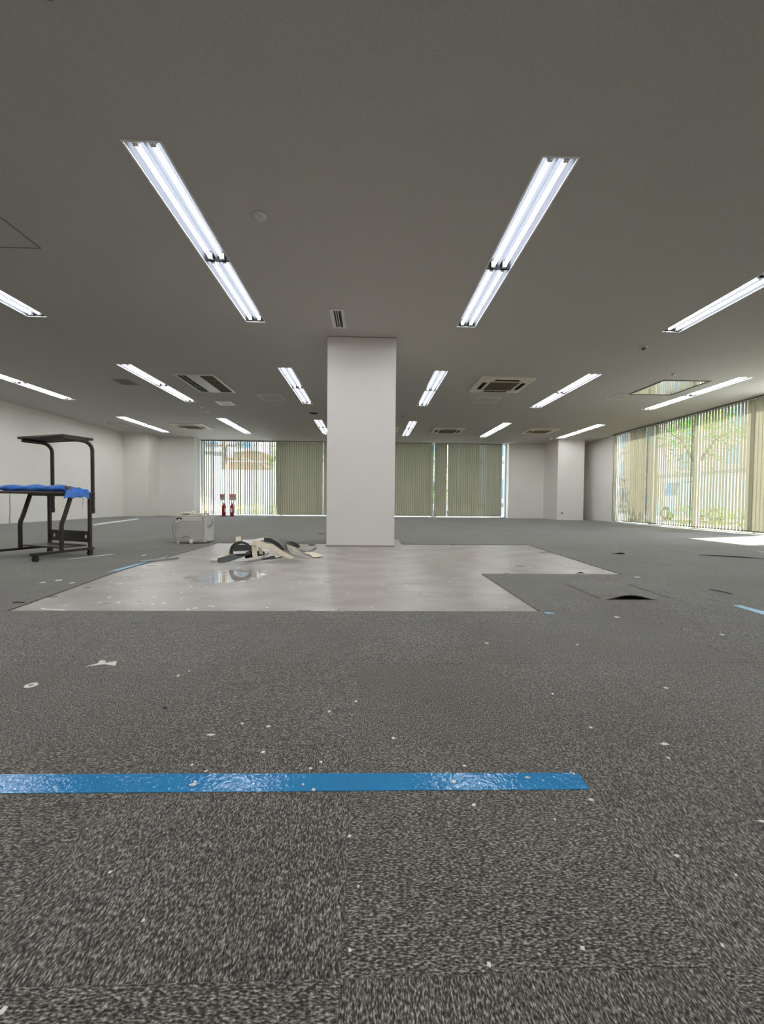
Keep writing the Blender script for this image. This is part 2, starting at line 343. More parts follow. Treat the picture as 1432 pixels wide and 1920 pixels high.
COLX = [-6.50, -3.91, -1.372, 1.158, 3.71, 6.28]
ROWY = [-1.62, 2.52, 6.63, 10.86]
LL, LW = 2.43, 0.215
holes = [(x - LW / 2, x + LW / 2, y, y + LL) for x in COLX for y in ROWY]
xs = sorted({XL, XR} | {h[0] for h in holes} | {h[1] for h in holes}); ys = sorted({YR, 15.1} | {h[2] for h in holes} | {h[3] for h in holes})
mb = MB()
for i in range(len(xs) - 1):
    for j in range(len(ys) - 1):
        cx, cy = (xs[i] + xs[i + 1]) / 2, (ys[j] + ys[j + 1]) / 2
        if any(h[0] < cx < h[1] and h[2] < cy < h[3] for h in holes): continue
        mb.add([(xs[i], ys[j], CEIL), (xs[i], ys[j + 1], CEIL), (xs[i + 1], ys[j + 1], CEIL), (xs[i + 1], ys[j], CEIL)], [(0, 1, 2, 3)])
mb.box(XL - .15, XR + .15, YR - .15, 15.1, 3.0, 3.1)  # unseen roof slab, added to keep sky light out
o = mb.build('ceiling', M['ceiling'], fix=False); tag(o, 'grey-white mineral board ceiling', kind='structure')

# floor: bare sub-floor slab; the carpet tiles on it are its parts
mb = MB(); mb.box(XL, XR, YR, 15.1, -.2, -.006); floor = struct('floor', mb, M['concrete'], 'bare glue-stained sub-floor under grey carpet tiles')
mb = MB(); TS, TX, TY = 0.49, -0.03, 0.494
def clip(poly, a, b_, c):      # keep a*x + b*y <= c
    out = []
    for i in range(len(poly)):
        p, q = poly[i], poly[(i + 1) % len(poly)]; dp, dq = a * p[0] + b_ * p[1] - c, a * q[0] + b_ * q[1] - c
        if dp <= 0: out.append(p)
        if (dp < 0 < dq) or (dq < 0 < dp): t = dp / (dp - dq); out.append((p[0] + t * (q[0] - p[0]), p[1] + t * (q[1] - p[1])))
    return out
def area(p): return abs(sum(p[i][0] * p[(i + 1) % len(p)][1] - p[(i + 1) % len(p)][0] * p[i][1] for i in range(len(p)))) / 2 if len(p) > 2 else 0
Y1, Y2 = 2.185, 3.335
def line(p, q):                # half plane left of p->q :  a x + b y <= c
    a, b_ = (q[1] - p[1]), -(q[0] - p[0]); return (-a, -b_, -(a * p[0] + b_ * p[1]))
def outside(cell):
    out = [clip(cell, 0, 1, Y1)]
    band = clip(clip(cell, 0, -1, -Y1), 0, 1, 5.62)
    LA, LB = (-1.905, 2.185), (-2.055, 3.40); LC = (-2.06, 5.62)
    lo = clip(band, 0, 1, 3.40); hi = clip(band, 0, -1, -3.40)
    k = (LB[0] - LA[0]) / (LB[1] - LA[1]); out.append(clip(lo, 1, -k, LA[0] - k * LA[1])); out.append(clip(hi, 1, 0, -2.06))
    rl = clip(band, 0, 1, Y2); out.append(clip(rl, -1, 0, -.945))
    rh = clip(band, 0, -1, -Y2); k2 = (2.24 - 2.135) / (5.62 - 3.335); out.append(clip(rh, -1, k2, -(2.135 - k2 * 3.335)))
    out.append(clip(cell, 0, -1, -5.62))
    return [p for p in out if area(p) > 0.0006]
def tile_geo(mb, poly, c, rot, off, z=0.0):
    n = len(poly); cx = sum(p[0] for p in poly) / n; cy = sum(p[1] for p in poly) / n
    def ins(p, d):
        v = Vector((cx - p[0], cy - p[1])); L = v.length; return (p[0] + v.x / L * d, p[1] + v.y / L * d) if L > 1e-6 else p
    a = [ins(p, .0002) for p in poly]; b_ = [ins(p, .0015) for p in poly]
    vs_ = [(p[0] - c[0], p[1] - c[1], -.0055) for p in a] + [(p[0] - c[0], p[1] - c[1], z - .0004) for p in a] + [(p[0] - c[0], p[1] - c[1], z) for p in b_]
    fs_ = [tuple(range(2 * n, 3 * n))] + [(i, (i + 1) % n, n + (i + 1) % n, n + i) for i in range(n)] + [(n + i, n + (i + 1) % n, 2 * n + (i + 1) % n, 2 * n + i) for i in range(n)]
    if mb.uv is None: mb.uv = []
    for v in vs_:
        u, w = v[0] + c[0] + off[0], v[1] + c[1] + off[1]; mb.uv.append((w, u) if rot else (u, w))
    mb.add(vs_, fs_)
cells = []
for i in range(-18, 17):
    for j in range(-8, 31):
        x0, y0 = TX + i * TS, TY + j * TS; x1, y1 = x0 + TS, y0 + TS
        x0, x1 = max(x0, XL), min(x1, XR); y0, y1 = max(y0, YR), min(y1, 14.93)
        if x1 - x0 < .02 or y1 - y0 < .02: continue
        cx, cy = (x0 + x1) / 2, (y0 + y1) / 2
        if -.553 < cx < .338 and 5.33 < cy < 6.21: continue
        polys = outside([(x0, y0), (x1, y0), (x1, y1), (x0, y1)])
        full = abs(x1 - x0 - TS) < 1e-4 and abs(y1 - y0 - TS) < 1e-4 and len(polys) == 1 and abs(area(polys[0]) - TS * TS) < 1e-4
        inview = cy > .2 and abs(cx) < cy * 1.08 + .5
        cells.append(((0 if inview else 1000) + math.hypot(cx, cy), i, j, cx, cy, full, polys))
cells.sort(key=lambda c: c[0])
tm = MB(); tile_geo(tm, [(-TS / 2, -TS / 2), (TS / 2, -TS / 2), (TS / 2, TS / 2), (-TS / 2, TS / 2)], (0, 0), False, (0, 0)); TILE = tm.mesh('carpet_tile', M['carpet'])
far = MB(); made = 0
for d, i, j, cx, cy, full, polys in cells:
    rot = (i + j) % 2 == 1
    lifted = (i, j) == (3, 4)
    if lifted:                  # the tile whose front edge has come up, with a dark gap under it
        mb = MB(); mb.uv = []; nn = 12; x0, y0 = TX + i * TS, TY + j * TS
        for a in range(nn + 1):
            for b_ in range(nn + 1):
                u, w = a / nn, b_ / nn; z = .030 * math.sin(math.pi * min(1, max(0, (u - .02) / .75))) ** 2 * max(0, 1 - w / .45) ** 1.5
                mb.v.append((x0 + u * TS - cx, y0 + w * TS - cy + .001, z)); mb.uv.append((u * TS, w * TS) if not rot else (w * TS, u * TS))
        nv = len(mb.v)
        for q in range(nv): v = mb.v[q]; mb.v.append((v[0], v[1], v[2] - .005)); mb.uv.append(mb.uv[q])
        for a in range(nn):
            for b_ in range(nn):
                k = a * (nn + 1) + b_; mb.f.append((k, k + nn + 1, k + nn + 2, k + 1)); mb.sm.append(True); mb.f.append((nv + k, nv + k + 1, nv + k + nn + 2, nv + k + nn + 1)); mb.sm.append(True)
            for e0, e1 in ((a * (nn + 1), (a + 1) * (nn + 1)), ((a * (nn + 1)) + nn, (a + 1) * (nn + 1) + nn), (a, a + 1), (nn * (nn + 1) + a, nn * (nn + 1) + a + 1)):
                mb.f.append((e0, e1, nv + e1, nv + e0)); mb.sm.append(False)
        tag(mb.build('carpet_tile', M['carpet'], floor, (cx, cy, 0), fix=False), 'grey carpet tile whose front edge has lifted'); made += 1; continue
    for p in polys:
        if made < 298:
            if full: link('carpet_tile', TILE, floor, (cx, cy, 0), (0, 0, math.pi / 2 if rot else 0))
            else:
                mb = MB(); tile_geo(mb, p, (cx, cy), rot, (0, 0)); mb.build('carpet_tile', M['carpet'], floor, (cx, cy, 0), fix=False)
            made += 1
        else: tile_geo(far, p, (0, 0), rot, (random.random() * 9, random.random() * 9))
tag(far.build('carpet_tiles', M['carpet'], floor, fix=False), kind='stuff')

# windows
def window_unit(name, label, along, a0, a1, at, posts, sgn):
    # along: 'x' or 'y'; glazing plane at `at`
    def bx(mb, s0, s1, t0, t1, z0, z1):
        if along == 'x': mb.box(s0, s1, t0, t1, z0, z1)
        else: mb.box(t0, t1, s0, s1, z0, z1)
    mb = MB(); bx(mb, a0, a1, at - .05, at + .05, -.02, .022); bx(mb, a0, a1, at - .05, at + .05, CEIL - .03, CEIL + .02)
    bx(mb, a0, a0 + .05, at - .05, at + .05, 0, CEIL); bx(mb, a1 - .05, a1, at - .05, at + .05, 0, CEIL)
    w = tag(mb.build(name, M['alu']), label, kind='structure')
    for p in posts:
        mb = MB(); bx(mb, p - .03, p + .03, at - .045, at + .045, .022, CEIL - .03); mb.build('mullion', M['alu'], w)
    e = [a0 + .05] + posts + [a1 - .05]
    for i in range(len(e) - 1):
        mb = MB(); bx(mb, e[i] + (.03 if i else 0), e[i + 1] - (.03 if i < len(e) - 2 else 0), at - .004, at + .004, .022, CEIL - .03); mb.build('pane', M['glass'], w)
    return w
window_unit('window_1', 'long floor to ceiling window across the back', 'x', -6.09, 5.10, 15.02, [-3.2, -1.3, .6, 2.35], 1)
window_unit('window_2', 'long floor to ceiling window in the right wall', 'y', 4.9, 12.52, 7.79, [6.4, 7.9, 9.4, 10.95], 1)

# vertical blinds
def slat_mesh(name, z0, z1, w=.089, bow=.010):
    mb = MB(); n = 4; zz = [z0, z0 + .035, z1]
    for z in zz:
        for i in range(n + 1):
            t = i / n - .5; mb.v.append((t * w, bow * (1 - 4 * t * t), z))
    for r in range(2):
        for i in range(n): k = r * (n + 1) + i; mb.f.append((k, k + 1, k + n + 2, k + n + 1)); mb.sm.append(True)
    # bottom weight sewn into the hem and the top clip
    mb.box(-w * .46, w * .46, -.001, bow * .9, z0 + .002, z0 + .028); mb.box(-.012, .012, -.002, bow + .002, z1 - .01, z1 + .03)
    return mb.mesh(name, M['slat'])
SLAT = slat_mesh('slat', .045, CEIL - .045)
def blind(label, group, along, a0, a1, at, ang, jit, step=.080, skip=None):
    t = thing('vertical_blind', label, 'blind', ((a0 + a1) / 2 if along == 'x' else at, at if along == 'x' else (a0 + a1) / 2, 0), 0, group)
    L = (a1 - a0) / 2; mb = MB()
    if along == 'x': mb.bbox(-L, L, -.022, .022, CEIL - .035, CEIL - .001, .003)
    else: mb.bbox(-.022, .022, -L, L, CEIL - .035, CEIL - .001, .003)
    mb.build('headrail', M['headrail'], t)
    n = int(round((a1 - a0) / step)); st = (a1 - a0) / n
    for k in range(n):
        s = -L + (k + .5) * st
        if skip and any(p < s + (a0 + a1) / 2 < q for p, q in skip): continue
        a = ang(s + (a0 + a1) / 2) if callable(ang) else ang
        rz = math.radians(a + random.uniform(-jit, jit))
        if along == 'x': link('slat', SLAT, t, (s, random.uniform(-.004, .004), 0), (0, 0, rz))
        else: link('slat', SLAT, t, (random.uniform(-.004, .004), s, 0), (0, 0, rz + math.pi / 2))
    mb = MB()          # bead chain along the slat hems
    if along == 'x': mb.tube([(-L + .04, .03, .052), (L - .04, .03, .052)], .0018, 5)
    else: mb.tube([(.03, -L + .04, .052), (.03, L - .04, .052)], .0018, 5)
    mb.build('bottom_chain', M['acwhite'], t)
    mb = MB(); mb.tube([(L - .03, -.03, CEIL - .05), (L - .03, -.035, .75)] if along == 'x' else [(-.03, L - .03, CEIL - .05), (-.035, L - .03, .75)], .003, 6)
    mb.build('control_cord', M['acwhite'], t)
    return t
YBL = 14.85
def gap_angle(s): return 80 if s < -3.4 else 60
blind('khaki vertical blind with its slats turned open, left end of the back window', 'blinds across the back window', 'x', -6.06, -3.31, YBL, gap_angle, 13)
blind('closed khaki vertical blind just left of the central pillar', 'blinds across the back window', 'x', -3.31, -1.68, YBL, 15, 4)
blind('closed khaki vertical blind behind the central pillar, ending at the bright green gap', 'blinds across the back window', 'x', -1.66, 2.31, YBL, 12, 5)
blind('narrow closed khaki vertical blind right of the bright green gap', 'blinds across the back window', 'x', 2.40, 2.86, YBL, 12, 3)
blind('closed khaki vertical blind at the right end of the back window', 'blinds across the back window', 'x', 2.885, 4.90, YBL, 14, 8)
def ra(s): return 22 if s > 9.55 else 38
blind('khaki vertical blind with tree shadows on it, far end of the right window', 'blinds across the right window', 'y', 9.6, 12.48, 7.61, lambda s: -9 - 7 * math.sin(s * 2.1), 6)
blind('half-open khaki vertical blind letting sun stripes through, near end of the right window', 'blinds across the right window', 'y', 5.0, 9.58, 7.61, lambda s: -16 if s > 8.0 else 4, 3, skip=[(6.3, 7.5)])

# ------------------------------------------------------------------ recessed lights
def make_light(lab):
    t = thing('ceiling_light', lab, 'light', (0, 0, 0), 0, 'recessed tube lights in the ceiling')
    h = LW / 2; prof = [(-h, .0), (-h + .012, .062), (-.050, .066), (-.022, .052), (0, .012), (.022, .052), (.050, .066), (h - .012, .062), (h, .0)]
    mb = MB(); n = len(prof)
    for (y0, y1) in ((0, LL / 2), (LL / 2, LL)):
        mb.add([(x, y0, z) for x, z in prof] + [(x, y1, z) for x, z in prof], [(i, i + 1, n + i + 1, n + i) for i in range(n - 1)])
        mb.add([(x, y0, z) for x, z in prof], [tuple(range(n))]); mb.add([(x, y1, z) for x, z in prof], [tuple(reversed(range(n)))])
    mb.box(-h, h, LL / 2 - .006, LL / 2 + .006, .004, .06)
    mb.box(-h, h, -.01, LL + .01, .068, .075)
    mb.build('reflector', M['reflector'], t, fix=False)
    mb = MB(); e = .012
    mb.box(-h - e, h + e, -e, 0, -.004, .0); mb.box(-h - e, h + e, LL, LL + e, -.004, .0); mb.box(-h - e, -h, 0, LL, -.004, .0); mb.box(h, h + e, 0, LL, -.004, .0)
    mb.build('trim_frame', M['enamel'], t)
    for y0 in (0, LL / 2):
        for x in (-.051, .051):
            mb = MB(); mb.tube([(x, y0 + .045, .020), (x, y0 + LL / 2 - .045, .020)], .0155, 10); mb.build('tube', M['tube'], t)
            for y in (y0 + .030, y0 + LL / 2 - .030):
                mb = MB(); mb.bbox(x - .018, x + .018, y - .014, y + .014, .003, .055, .004); mb.build('lamp_holder', M['holder'], t)
    return t
names = {0: 'row behind the camera', 1: 'nearest row', 2: 'middle row', 3: 'farthest row'}
cols = ['leftmost column', 'second column from the left', 'column just left of the central pillar', 'column just right of the central pillar', 'second column from the right', 'rightmost column']
proto = None
for j, y in enumerate(ROWY):
    for i, x in enumerate(COLX):
        lab = 'white recessed twin-tube light, lit, %s, %s' % (names[j], cols[i])
        if proto is None: proto = make_light(lab); o = proto
        else: o = copy_tree(proto); o['label'] = lab
        o.location = (x, y, CEIL)

# ------------------------------------------------------------------ things in the ceiling
def frame_part(mb, x0, x1, y0, y1, w, z0, z1):
    mb.box(x0, x1, y0, y0 + w, z0, z1); mb.box(x0, x1, y1 - w, y1, z0, z1); mb.box(x0, x0 + w, y0 + w, y1 - w, z0, z1); mb.box(x1 - w, x1, y0 + w, y1 - w, z0, z1)
def cassette(label, cx, cy, s, gm, slots=(0, 1, 2, 3), panel='ac'):
    t = thing('air_conditioner', label, 'air conditioner', (cx, cy, CEIL), 0, 'ceiling air conditioners')
    h = s / 2; g = s * .27; sw = s * .045; si = s * .36; sl = s * .23
    mb = MB()      # sloped face: flat ring with raised middle, open at slots
    for a, b_, z in ((h, h * .97, -.012), (h * .97, s * .41, -.026)):
        pass
    rings = [(h, -.001), (h, -.012), (h * .985, -.020), (si + sw, -.030), (si - sw, -.030), (g, -.034), (g, -.020)]
    vs_ = []; fs_ = []
    for r_, z in rings: vs_ += [(-r_, -r_, z), (r_, -r_, z), (r_, r_, z), (-r_, r_, z)]
    for i in range(len(rings) - 1):
        if i == 3: continue
        for k in range(4): fs_.append((i * 4 + k, i * 4 + (k + 1) % 4, i * 4 + 4 + (k + 1) % 4, i * 4 + 4 + k))
    mb.add(vs_, fs_)
    # between slot ends the band is closed
    for k in range(4):
        R = Matrix.Rotation(k * math.pi / 2, 4, 'Z')
        spans = [(-si - sw, -sl), (sl, si - sw)] if k in slots else [(-si - sw, si - sw)]
        for a, b_ in spans: mb.box(a, b_, -si - sw, -si + sw, -.032, -.0295, R)
    mb.build('face_panel', M[panel], t)
    for k in slots:
        R = Matrix.Rotation(k * math.pi / 2, 4, 'Z')
        mb = MB(); mb.box(-sl, sl, -si - sw, -si + sw, -.012, -.008, R); mb.box(-sl * .96, sl * .96, -si - sw * .15, -si + sw * .1, -.027, -.012, R); mb.build('air_slot', M['slot'], t)
    mb = MB(); mb.box(-g, g, -g, g, -.022, -.016)
    nb_ = 14
    for i in range(nb_):
        y = -g + (i + .5) * 2 * g / nb_; mb.box(-g, g, y - .006, y + .006, -.033, -.022)
    for i in range(5): x = -g + (i + 1) * 2 * g / 6; mb.box(x - .004, x + .004, -g, g, -.034, -.030)
    mb.build('intake_grille', M[gm], t)
    return t
cassette('large ivory four-way ceiling air conditioner right of the central pillar, dirty brown grille', 2.37, 7.34, .96, 'grille')
cassette('small far ivory air conditioner at the left, beyond the farthest lights of its column', -5.20, 12.10, .92, 'grille')
cassette('small far ivory air conditioner between the two far lights right of the pillar', 2.33, 12.15, .92, 'grille')
cassette('far air conditioner half hidden behind the central pillar', .40, 12.12, .92, 'grille')
t = cassette('far air conditioner with a bare ochre grille, before the white right pillar', 5.08, 12.00, .90, 'grille2', slots=(0, 3))
# two-way unit
t = thing('air_conditioner', 'long ceiling unit with open slots and a brown grille, left of the central pillar', 'air conditioner', (-3.0, 7.62, CEIL), 0, 'ceiling air conditioners')
mb = MB(); frame_part(mb, -.345, .345, -.575, .575, .035, -.022, -.001); mb.build('face_frame', M['acwhite'], t)
mb = MB(); mb.box(-.31, -.155, -.54, .54, -.006, -.001); mb.build('air_slot', M['slot'], t)
mb = MB()
for y in (-.18, .18): mb.box(-.31, -.155, y - .008, y + .008, -.018, -.006)
mb.box(-.245, -.225, -.54, .54, -.018, -.006); mb.build('louvre', M['headrail'], t)
mb = MB(); mb.bbox(-.155, .075, -.54, .54, -.020, -.004, .003); mb.build('middle_panel', M['acwhite'], t)
mb = MB(); mb.box(.075, .31, -.54, .54, -.010, -.004)
for i in range(24): y = -.54 + (i + .5) * 1.08 / 24; mb.box(.075, .31, y - .008, y + .008, -.018, -.010)
mb.build('intake_grille', M['grille'], t)
for y in (-.27, 0, .27): mb = MB(); mb.box(.075, .31, y - .006, y + .006, -.020, -.008); mb.build('grille_bar', M['headrail'], t)
# polished open hatch mirroring the blind
t = thing('ceiling_panel', 'square ceiling panel of shiny metal mirroring the blind, by the rightmost middle light', 'panel', (5.46, 7.33, CEIL), 0)
mb = MB(); frame_part(mb, -.42, .42, -.47, .47, .022, -.014, -.001); mb.build('panel_frame', M['band'], t)
mb = MB(); mb.box(-.398, .398, -.448, .448, -.006, -.002); mb.build('shiny_sheet', M['mirror'], t)

def hatch(label, cx, cy, sx, sy, fm='hatchline', name='access_hatch', w=.014, inner='ceiling'):
    t = thing(name, label, 'hatch' if name == 'access_hatch' else 'vent', (cx, cy, CEIL), 0, 'ceiling hatches and vents')
    mb = MB(); frame_part(mb, -sx / 2, sx / 2, -sy / 2, sy / 2, w, -.007, -.0005); mb.build('frame', M[fm], t)
    mb = MB(); mb.box(-sx / 2 + w, sx / 2 - w, -sy / 2 + w, sy / 2 - w, -.003, -.0005); mb.build('lid', M[inner], t)
    if name != 'access_hatch':
        for i in range(7):
            mb = MB(); y = -sy / 2 + w + (i + .5) * (sy - 2 * w) / 7; mb.box(-sx / 2 + w, sx / 2 - w, y - .006, y + .004, -.008, -.003); mb.build('blade', M[fm], t)
    return t
hatch('thin-framed square ceiling hatch just beyond the large ivory air conditioner', 2.44, 8.45, .47, .48)
hatch('thin-framed square ceiling hatch left of the central pillar', -2.05, 8.57, .47, .46)
hatch('thin-framed square ceiling hatch left of the shiny metal panel', 5.02, 7.97, .42, .45)
hatch('faint square hatch in the far left corner of the ceiling', -7.22, 12.15, .44, .80, 'hatchdark')
hatch('small square ceiling hatch in front of the white right pillar', 5.76, 13.57, .42, .5, 'hatchdark')
hatch('large dark-edged ceiling panel cut off by the left edge of the photo', -3.12, 3.31, .62, .60, 'hatchdark', w=.008)
hatch('dull grey louvred vent left of the second light column', -4.47, 7.63, .30, .34, 'hatchdark', 'ceiling_vent', w=.03, inner='band')
hatch('white-framed square vent right beyond the long ceiling unit', -3.20, 9.17, .33, .36, 'enamel', 'ceiling_vent', w=.04, inner='ac')
t = thing('ceiling_vent', 'narrow white slot vent in front of the central pillar', 'vent', (-.375, 4.82, CEIL), 0, 'ceiling hatches and vents')
mb = MB(); mb.box(-.085, -.042, -.25, .25, -.008, -.0005); mb.box(.042, .075, -.25, .25, -.008, -.0005); mb.box(-.042, .042, -.25, -.215, -.008, -.0005); mb.box(-.042, .042, .215, .25, -.008, -.0005); mb.build('frame', M['acwhite'], t)
mb = MB(); mb.box(-.042, .042, -.215, .215, -.003, -.0005); mb.build('slot_back', M['slot'], t)
for x in (-.018, .006): mb = MB(); mb.box(x - .0035, x + .0035, -.215, .215, -.008, -.003); mb.build('blade', M['ac'], t)

def disc(name, label, cat, x, y, r, mat, h=.03, dome=True, second=None):
    t = thing(name, label, cat, (x, y, CEIL), 0, 'small round fittings on the ceiling')
    mb = MB(); mb.lathe([(.0005, -h * .3), (r * .72, -h * .3), (r, -h * .22), (r, -.0005), (.0005, -.0005)], 24); mb.build('base', M[mat], t)
    if dome: mb = MB(); mb.lathe([(.0005, -h), (r * .35, -h), (r * .58, -h * .75), (r * .62, -h * .3)], 24); mb.build('head', M[second or mat], t)
    return t
disc('smoke_detector', 'round white smoke detector between the two nearest lights', 'detector', -.835, 3.12, .047, 'acwhite', .035)
disc('smoke_detector', 'small dark round detector at the right, before the second row of lights', 'detector', 3.705, 5.44, .05, 'ac', .05, second='band')
disc('sprinkler_head', 'tiny white fitting beyond the middle light, left of its round neighbour', 'sprinkler', -3.89, 9.56, .04, 'enamel', .03)
disc('smoke_detector', 'white round detector beyond the middle light at the left', 'detector', -3.92, 9.97, .055, 'enamel', .035)
disc('sprinkler_head', 'tiny white fitting near the shiny metal panel', 'sprinkler', 4.97, 6.54, .04, 'enamel', .03)
disc('sprinkler_head', 'small dark fitting between the lights just right of the central pillar', 'sprinkler', .84, 10.19, .04, 'band', .04)
disc('smoke_detector', 'round detector beside the top of the white right pillar', 'detector', 6.02, 13.35, .07, 'ac', .05)
disc('sprinkler_head', 'dark fitting at the very top left edge of the photo', 'sprinkler', -1.375, 1.815, .022, 'band', .02)
mb = MB(); mb.lathe([(.0005, -.0015), (.108, -.0015), (.112, -.0005)], 28); tag(mb.build('ceiling_hole', M['void'], None, (-1.375, 10.05, CEIL)), 'round black hole left open in the ceiling by the pillar', 'hole')

# ------------------------------------------------------------------ computer desk
t = thing('computer_desk', 'dark bronze wheeled computer desk with a raised shelf at the left', 'desk', (-2.90, 4.31, 0), math.radians(159.5))
DW = .61
for x, nm in ((0, 'foot_bar'), (DW, 'foot_bar')):
    mb = MB(); mb.bbox(x - .016, x + .016, -.035, .545, .058, .084, .005); mb.build(nm, M['desk'], t)
    for y in (0, .505):
        mb = MB(); mb.box(x - .020, x - .016, y - .016, y + .016, .016, .052); mb.box(x + .016, x + .020, y - .016, y + .016, .016, .052); mb.box(x - .020, x + .020, y - .016, y + .016, .046, .056); mb.box(x - .004, x + .004, y - .012, y + .012, .014, .046)
        cs = mb.build('caster', M['black'], t)
        for dx in (-.011, .011):
            mb = MB(); mb.tube([(x + dx - .006, y, .0235), (x + dx + .006, y, .0235)], .0225, 16); mb.build('wheel', M['rubber'], cs)
    mb = MB(); mb.tube([(x, 0, .07), (x, 0, .35), (x, 0, .633)], .021, 12, rx=.014); mb.build('leg', M['desk'], t)
    mb = MB(); mb.tube([(x, .277, .07), (x, .277, .32), (x, .270, .355), (x, .252, .40), (x, .178, .636)], .021, 12, rx=.014); mb.build('leg', M['desk'], t)
    pts = [(x, -.034, .435), (x, -.034, 1.09)] + [(x, -.034 + .105 * (1 - math.cos(q)), 1.09 + .092 * math.sin(q)) for q in [math.pi / 2 * k / 6 for k in range(1, 7)]] + [(x, .25, 1.182)]
    mb = MB(); mb.tube(pts, .020, 12, rx=.012); mb.build('shelf_post', M['desk'], t)
    mb = MB()
    for z in (.47, .60): mb.tube([(x + .0, -.056, z), (x, .0, z)], .007, 8)
    mb.build('bolt', M['black'], t)
mb = MB(); mb.bbox(-.035, .72, -.035, .50, .634, .656, .006); mb.build('desktop', M['deskwood'], t)
mb = MB(); mb.box(.0, DW, .02, .04, .612, .634); mb.box(.0, DW, .15, .19, .614, .634); mb.build('desktop_rail', M['desk'], t)
mb = MB(); mb.bbox(-.005, .665, -.045, .262, 1.196, 1.219, .005); mb.build('top_shelf', M['deskwood'], t)
mb = MB(); mb.bbox(.02, DW - .02, .02, .277, .098, .114, .004); mb.build('lower_shelf', M['deskwood'], t)
mb = MB(); rect_plate_hole(mb, .016, DW - .016, .135, .252, [.06, DW - .07], .024, -.008, .006); mb.build('back_panel', M['desk'], t)
mb = MB(); mb.tube([(.07, .02, .634), (.072, .015, .57), (.078, .02, .50)], .0015, 5); mb.build('loose_wire', M['cable'], t)

# blue sheet rolled up on the desktop, in the desk's own directions
t = thing('plastic_sheet', 'crumpled blue plastic sheet rolled up on the dark desk top', 'sheet', (-2.90, 4.31, .656), math.radians(159.5))
rnd = random.Random(3)
mb = MB(); n, Lr = 16, 26
rows = []
for i in range(Lr + 1):
    k = i / Lr; x = .03 + .62 * k; y = .21 + .19 * k; R = .030 + .004 * math.sin(k * 17) + .003 * rnd.random()
    if i in (0, Lr): R *= .88
    for j in range(n):
        q = 2 * math.pi * j / n; rr = R * (1 + .10 * math.sin(3 * q + k * 21) + .06 * rnd.uniform(-1, 1))
        rows.append((x + .02 * math.sin(q * 2) * (i == 0), y + rr * 1.35 * math.cos(q), max(.0, .031 + rr * math.sin(q) * (1.0 if math.sin(q) > 0 else .98))))
mb.add(rows, [(i * n + j, i * n + (j + 1) % n, (i + 1) * n + (j + 1) % n, (i + 1) * n + j) for i in range(Lr) for j in range(n)], True)
mb.add(rows[-n:], [tuple(range(n))]); mb.add(rows[:n], [tuple(reversed(range(n)))]); mb.build('roll', M['tarp'], t)
mb = MB(); mb.tube([(.036, .208, .034), (.000, .197, .036)], .021, 14); mb.build('cardboard_core', M['core'], t)
mb = MB(); nu, nv = 22, 12; vs_ = []
for i in range(nu + 1):          # flap that spills over the right edge of the desktop
    for j in range(nv + 1):
        u, w = i / nu, j / nv
        x = .17 - u * .29; y = .06 + w * (.15 + .10 * u) - .03 * math.sin(u * 3)
        z = .010 + .046 * max(0, math.sin(w * 3.1 + .1)) * (1 - u * .6) + .007 * math.sin(u * 19 + w * 8) + .006 * math.sin(w * 21 - u * 9)
        if x < -.045: d = -.045 - x; z = z - d * 1.0 - .004; x = -.045 - d * .45
        vs_.append((x, y, max(z, .003) if x > -.04 else z))
mb.add(vs_, [(i * (nv + 1) + j, i * (nv + 1) + j + 1, (i + 1) * (nv + 1) + j + 1, (i + 1) * (nv + 1) + j) for i in range(nu) for j in range(nv)], True)
o = mb.build('loose_flap', M['tarp'], t); sm_ = o.modifiers.new('thick', 'SOLIDIFY'); sm_.thickness = .003

# ------------------------------------------------------------------ beige appliance case
t = thing('appliance_case', 'dented beige metal appliance case with cables hanging out, on the carpet', 'appliance', (-2.59, 5.49, 0), math.radians(2))
mb = MB(); mb.bbox(0, .375, 0, .30, .010, .372, .010); mb.build('casing', M['case'], t)
mb = MB(); mb.bbox(.372, .412, .004, .31, .012, .366, .012); mb.build('side_cover', M['case2'], t)
mb = MB(); mb.bbox(-.006, .41, -.004, .30, .362, .379, .005); mb.build('lid', M['case2'], t)
mb = MB(); mb.bbox(.018, .355, -.006, .004, .030, .300, .003); mb.build('front_panel', M['case'], t)
mb = MB(); mb.prism([(-.010, .300), (-.002, .300), (-.002, .352), (-.014, .345)], .105, .355); mb.build('moulded_band', M['case2'], t)
for x, z in ((.03, .338), (.362, .338), (.018, .020), (.365, .020)):
    mb = MB(); mb.tube([(x, .004, z), (x, -.016, z)], .006, 10); mb.build('screw', M['band'], t)
for x in (.050, .080): mb = MB(); mb.tube([(x, .0, .334), (x, -.020, .334)], .013, 14); mb.build('socket', M['black'], t)
mb = MB(); mb.tube([(.065, -.018, .328), (.055, -.03, .300), (.03, -.032, .285), (.012, -.03, .278)], .0045, 8); mb.tube([(.075, -.018, .328), (.082, -.03, .31), (.09, -.03, .300)], .006, 8); mb.build('cable', M['white'], t)
mb = MB(); mb.tube([(.012, -.03, .300), (-.008, -.04, .24), (-.004, -.05, .17), (.02, -.05, .10), (.052, -.05, .045), (.075, -.055, .012), (.11, -.06, .006)], .0042, 8); mb.build('cable', M['cable'], t)
mb = MB(); mb.bbox(.055, .085, -.060, -.045, .004, .040, .004); mb.build('plug', M['white'], t)
mb = MB(); mb.bbox(.205, .245, -.040, -.008, .002, .062, .010); mb.build('end_cap', M['white'], t)
mb = MB(); mb.tube([(.09, -.007, .072), (.125, -.014, .092), (.165, -.014, .098), (.20, -.012, .080), (.23, -.008, .055)], .0035, 8); mb.build('wire', M['band'], t)
